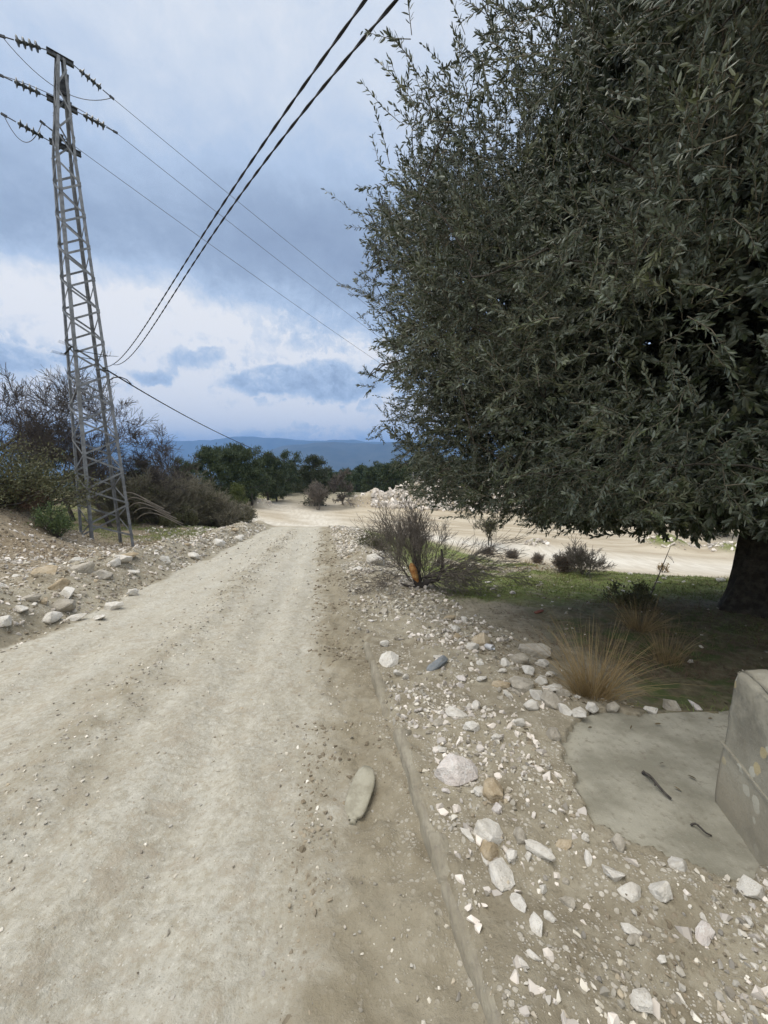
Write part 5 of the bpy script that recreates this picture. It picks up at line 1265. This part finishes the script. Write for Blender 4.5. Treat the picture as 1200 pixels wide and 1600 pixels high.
while cnt < 250:
    y = 50 + 215 * r_.random() ** 1.25; x = r_.uniform(-.34, .34 if cnt % 3 else .62) * y
    px_ = 600 + F_PX * x / y; g_ = Hs(x, y) - .2
    sky_line = float(np.interp(px_, [380, 450, 540, 600, 700], [738, 740, 734, 722, 716])) + r_.uniform(0, 14)
    sc_ = min(r_.uniform(.7, 1.3), (EYE - (sky_line - 715) / F_PX * y - g_) / 7.5)
    if sc_ < .35: continue
    copy_thing(pr[cnt % 4], (x, y, g_), r_.uniform(0, 6.28), (sc_ * r_.uniform(.95, 1.3), sc_ * r_.uniform(.95, 1.3), sc_), FL_, FG); cnt += 1
# far woodland floor that reads as one mass
n = 26000; y = np.exp(r_.uniform(math.log(260), math.log(2400), n)); x = r_.uniform(-1.0, .9, n) * y; z = height0(x, y)
P = np.stack([x, y, z + r_.uniform(1, 6, n)], -1); s_ = r_.uniform(5, 10, n) * np.clip(y / 700, .7, 2.2)
V, Fq = leaves(P - np.array([0, 0, 3]), unit(r_.normal(0, .6, (n, 3)) + [0, 0, .7]), unit(r_.normal(size=(n, 3)) + [0, -.4, .6]), s_, s_ * .9)
tag(link('distant_woodland', mesh_np('distant_woodland', V, [Fq]), M_PINE), kind='stuff')

# utility pole beyond the yard
g = on(645, 46); pe = thing('utility_pole', 'thin grey utility pole at the back of the yard', 'pole', g)
top = at(645, 738, 46).z - g[2]
MB().tube([(0, 0, -.4), (0, 0, top)], [.13, .085], 8).build('pole', M_WOODPOLE, pe, True)
MB().box((-.45, 0, top - .25), (.45, 0, top - .25), .07, .07).build('crossarm', M_DSTEEL, pe)

# ------------------------------------------------------------------ hills
M_HILL = flat_mat('hill_cover', (.028, .036, .026), (.055, .06, .042), .006, .95, bump=0, detail=8)
def ridge(name, dist, tops, foot, depth, seed):
    pxs = np.array([t[0] for t in tops]); pys = np.array([t[1] for t in tops])
    u = np.linspace(-1.6, 1.6, 420); s = np.linspace(-1, 1.4, 46); px = 600 + u * F_PX
    topy = np.interp(px, pxs, pys); dirs = [px_dir(a, b) for a, b in zip(px, topy)]
    tz = np.array([EYE + d.z / d.y * dist for d in dirs]); X = np.array([d.x / d.y * dist for d in dirs])
    tz = tz + dist * .0075 * fbm(X, X * 0 + seed, dist * .10, 5, seed, .55)
    XX, SS = np.meshgrid(X, s); Y = dist + SS * depth; fall = np.exp(-np.abs(SS) ** 1.6 * 2.2)
    n_ = fbm(XX, Y, 620, 5, seed + 1)
    Z = foot + (tz[None] - foot) * np.clip(fall * (1 + .9 * n_ * (np.abs(SS) ** .7)), 0, 1.02)
    nx_ = len(u); i = (np.arange(len(s) - 1)[:, None] * nx_ + np.arange(nx_ - 1)[None]).ravel()
    me = mesh_np(name, np.stack([XX * (Y / dist) ** .3, Y, Z], -1).reshape(-1, 3), [np.stack([i, i + 1, i + nx_ + 1, i + nx_], -1)], True)
    return tag(link(name, me, M_HILL), kind='structure')
ridge('hills', 6800, [(-400, 690), (0, 694), (150, 692), (250, 690), (330, 687), (400, 683), (440, 684), (500, 687), (560, 689), (620, 691), (800, 688), (1600, 680)], -230, 1500, 201)
ridge('hills', 4300, [(-400, 712), (0, 716), (200, 712), (260, 714), (340, 716), (400, 709), (430, 701), (462, 692), (490, 689), (520, 690), (560, 693), (600, 693), (680, 688), (800, 690), (1600, 700)], -230, 1300, 211)

# ------------------------------------------------------------------ air
bm = bmesh.new(); bmesh.ops.create_cube(bm, size=1)
lo, hi = Vector((-15500, -400, -262)), Vector((15500, 9700, 430))
for v in bm.verts: v.co = Vector([(lo[i] + hi[i]) / 2 + v.co[i] * (hi[i] - lo[i]) for i in range(3)])
me = bpy.data.meshes.new('haze'); bm.to_mesh(me); bm.free()
mh = bpy.data.materials.new('haze_air'); mh.use_nodes = True; t = mh.node_tree
t.nodes.remove(t.nodes['Principled BSDF']); pv = t.nodes.new('ShaderNodeVolumePrincipled')
pv.inputs['Color'].default_value = (.27, .52, 1.0, 1); pv.inputs['Density'].default_value = 1.8e-4
t.links.new(pv.outputs[0], t.nodes['Material Output'].inputs['Volume'])
tag(link('haze', me, mh), kind='stuff')
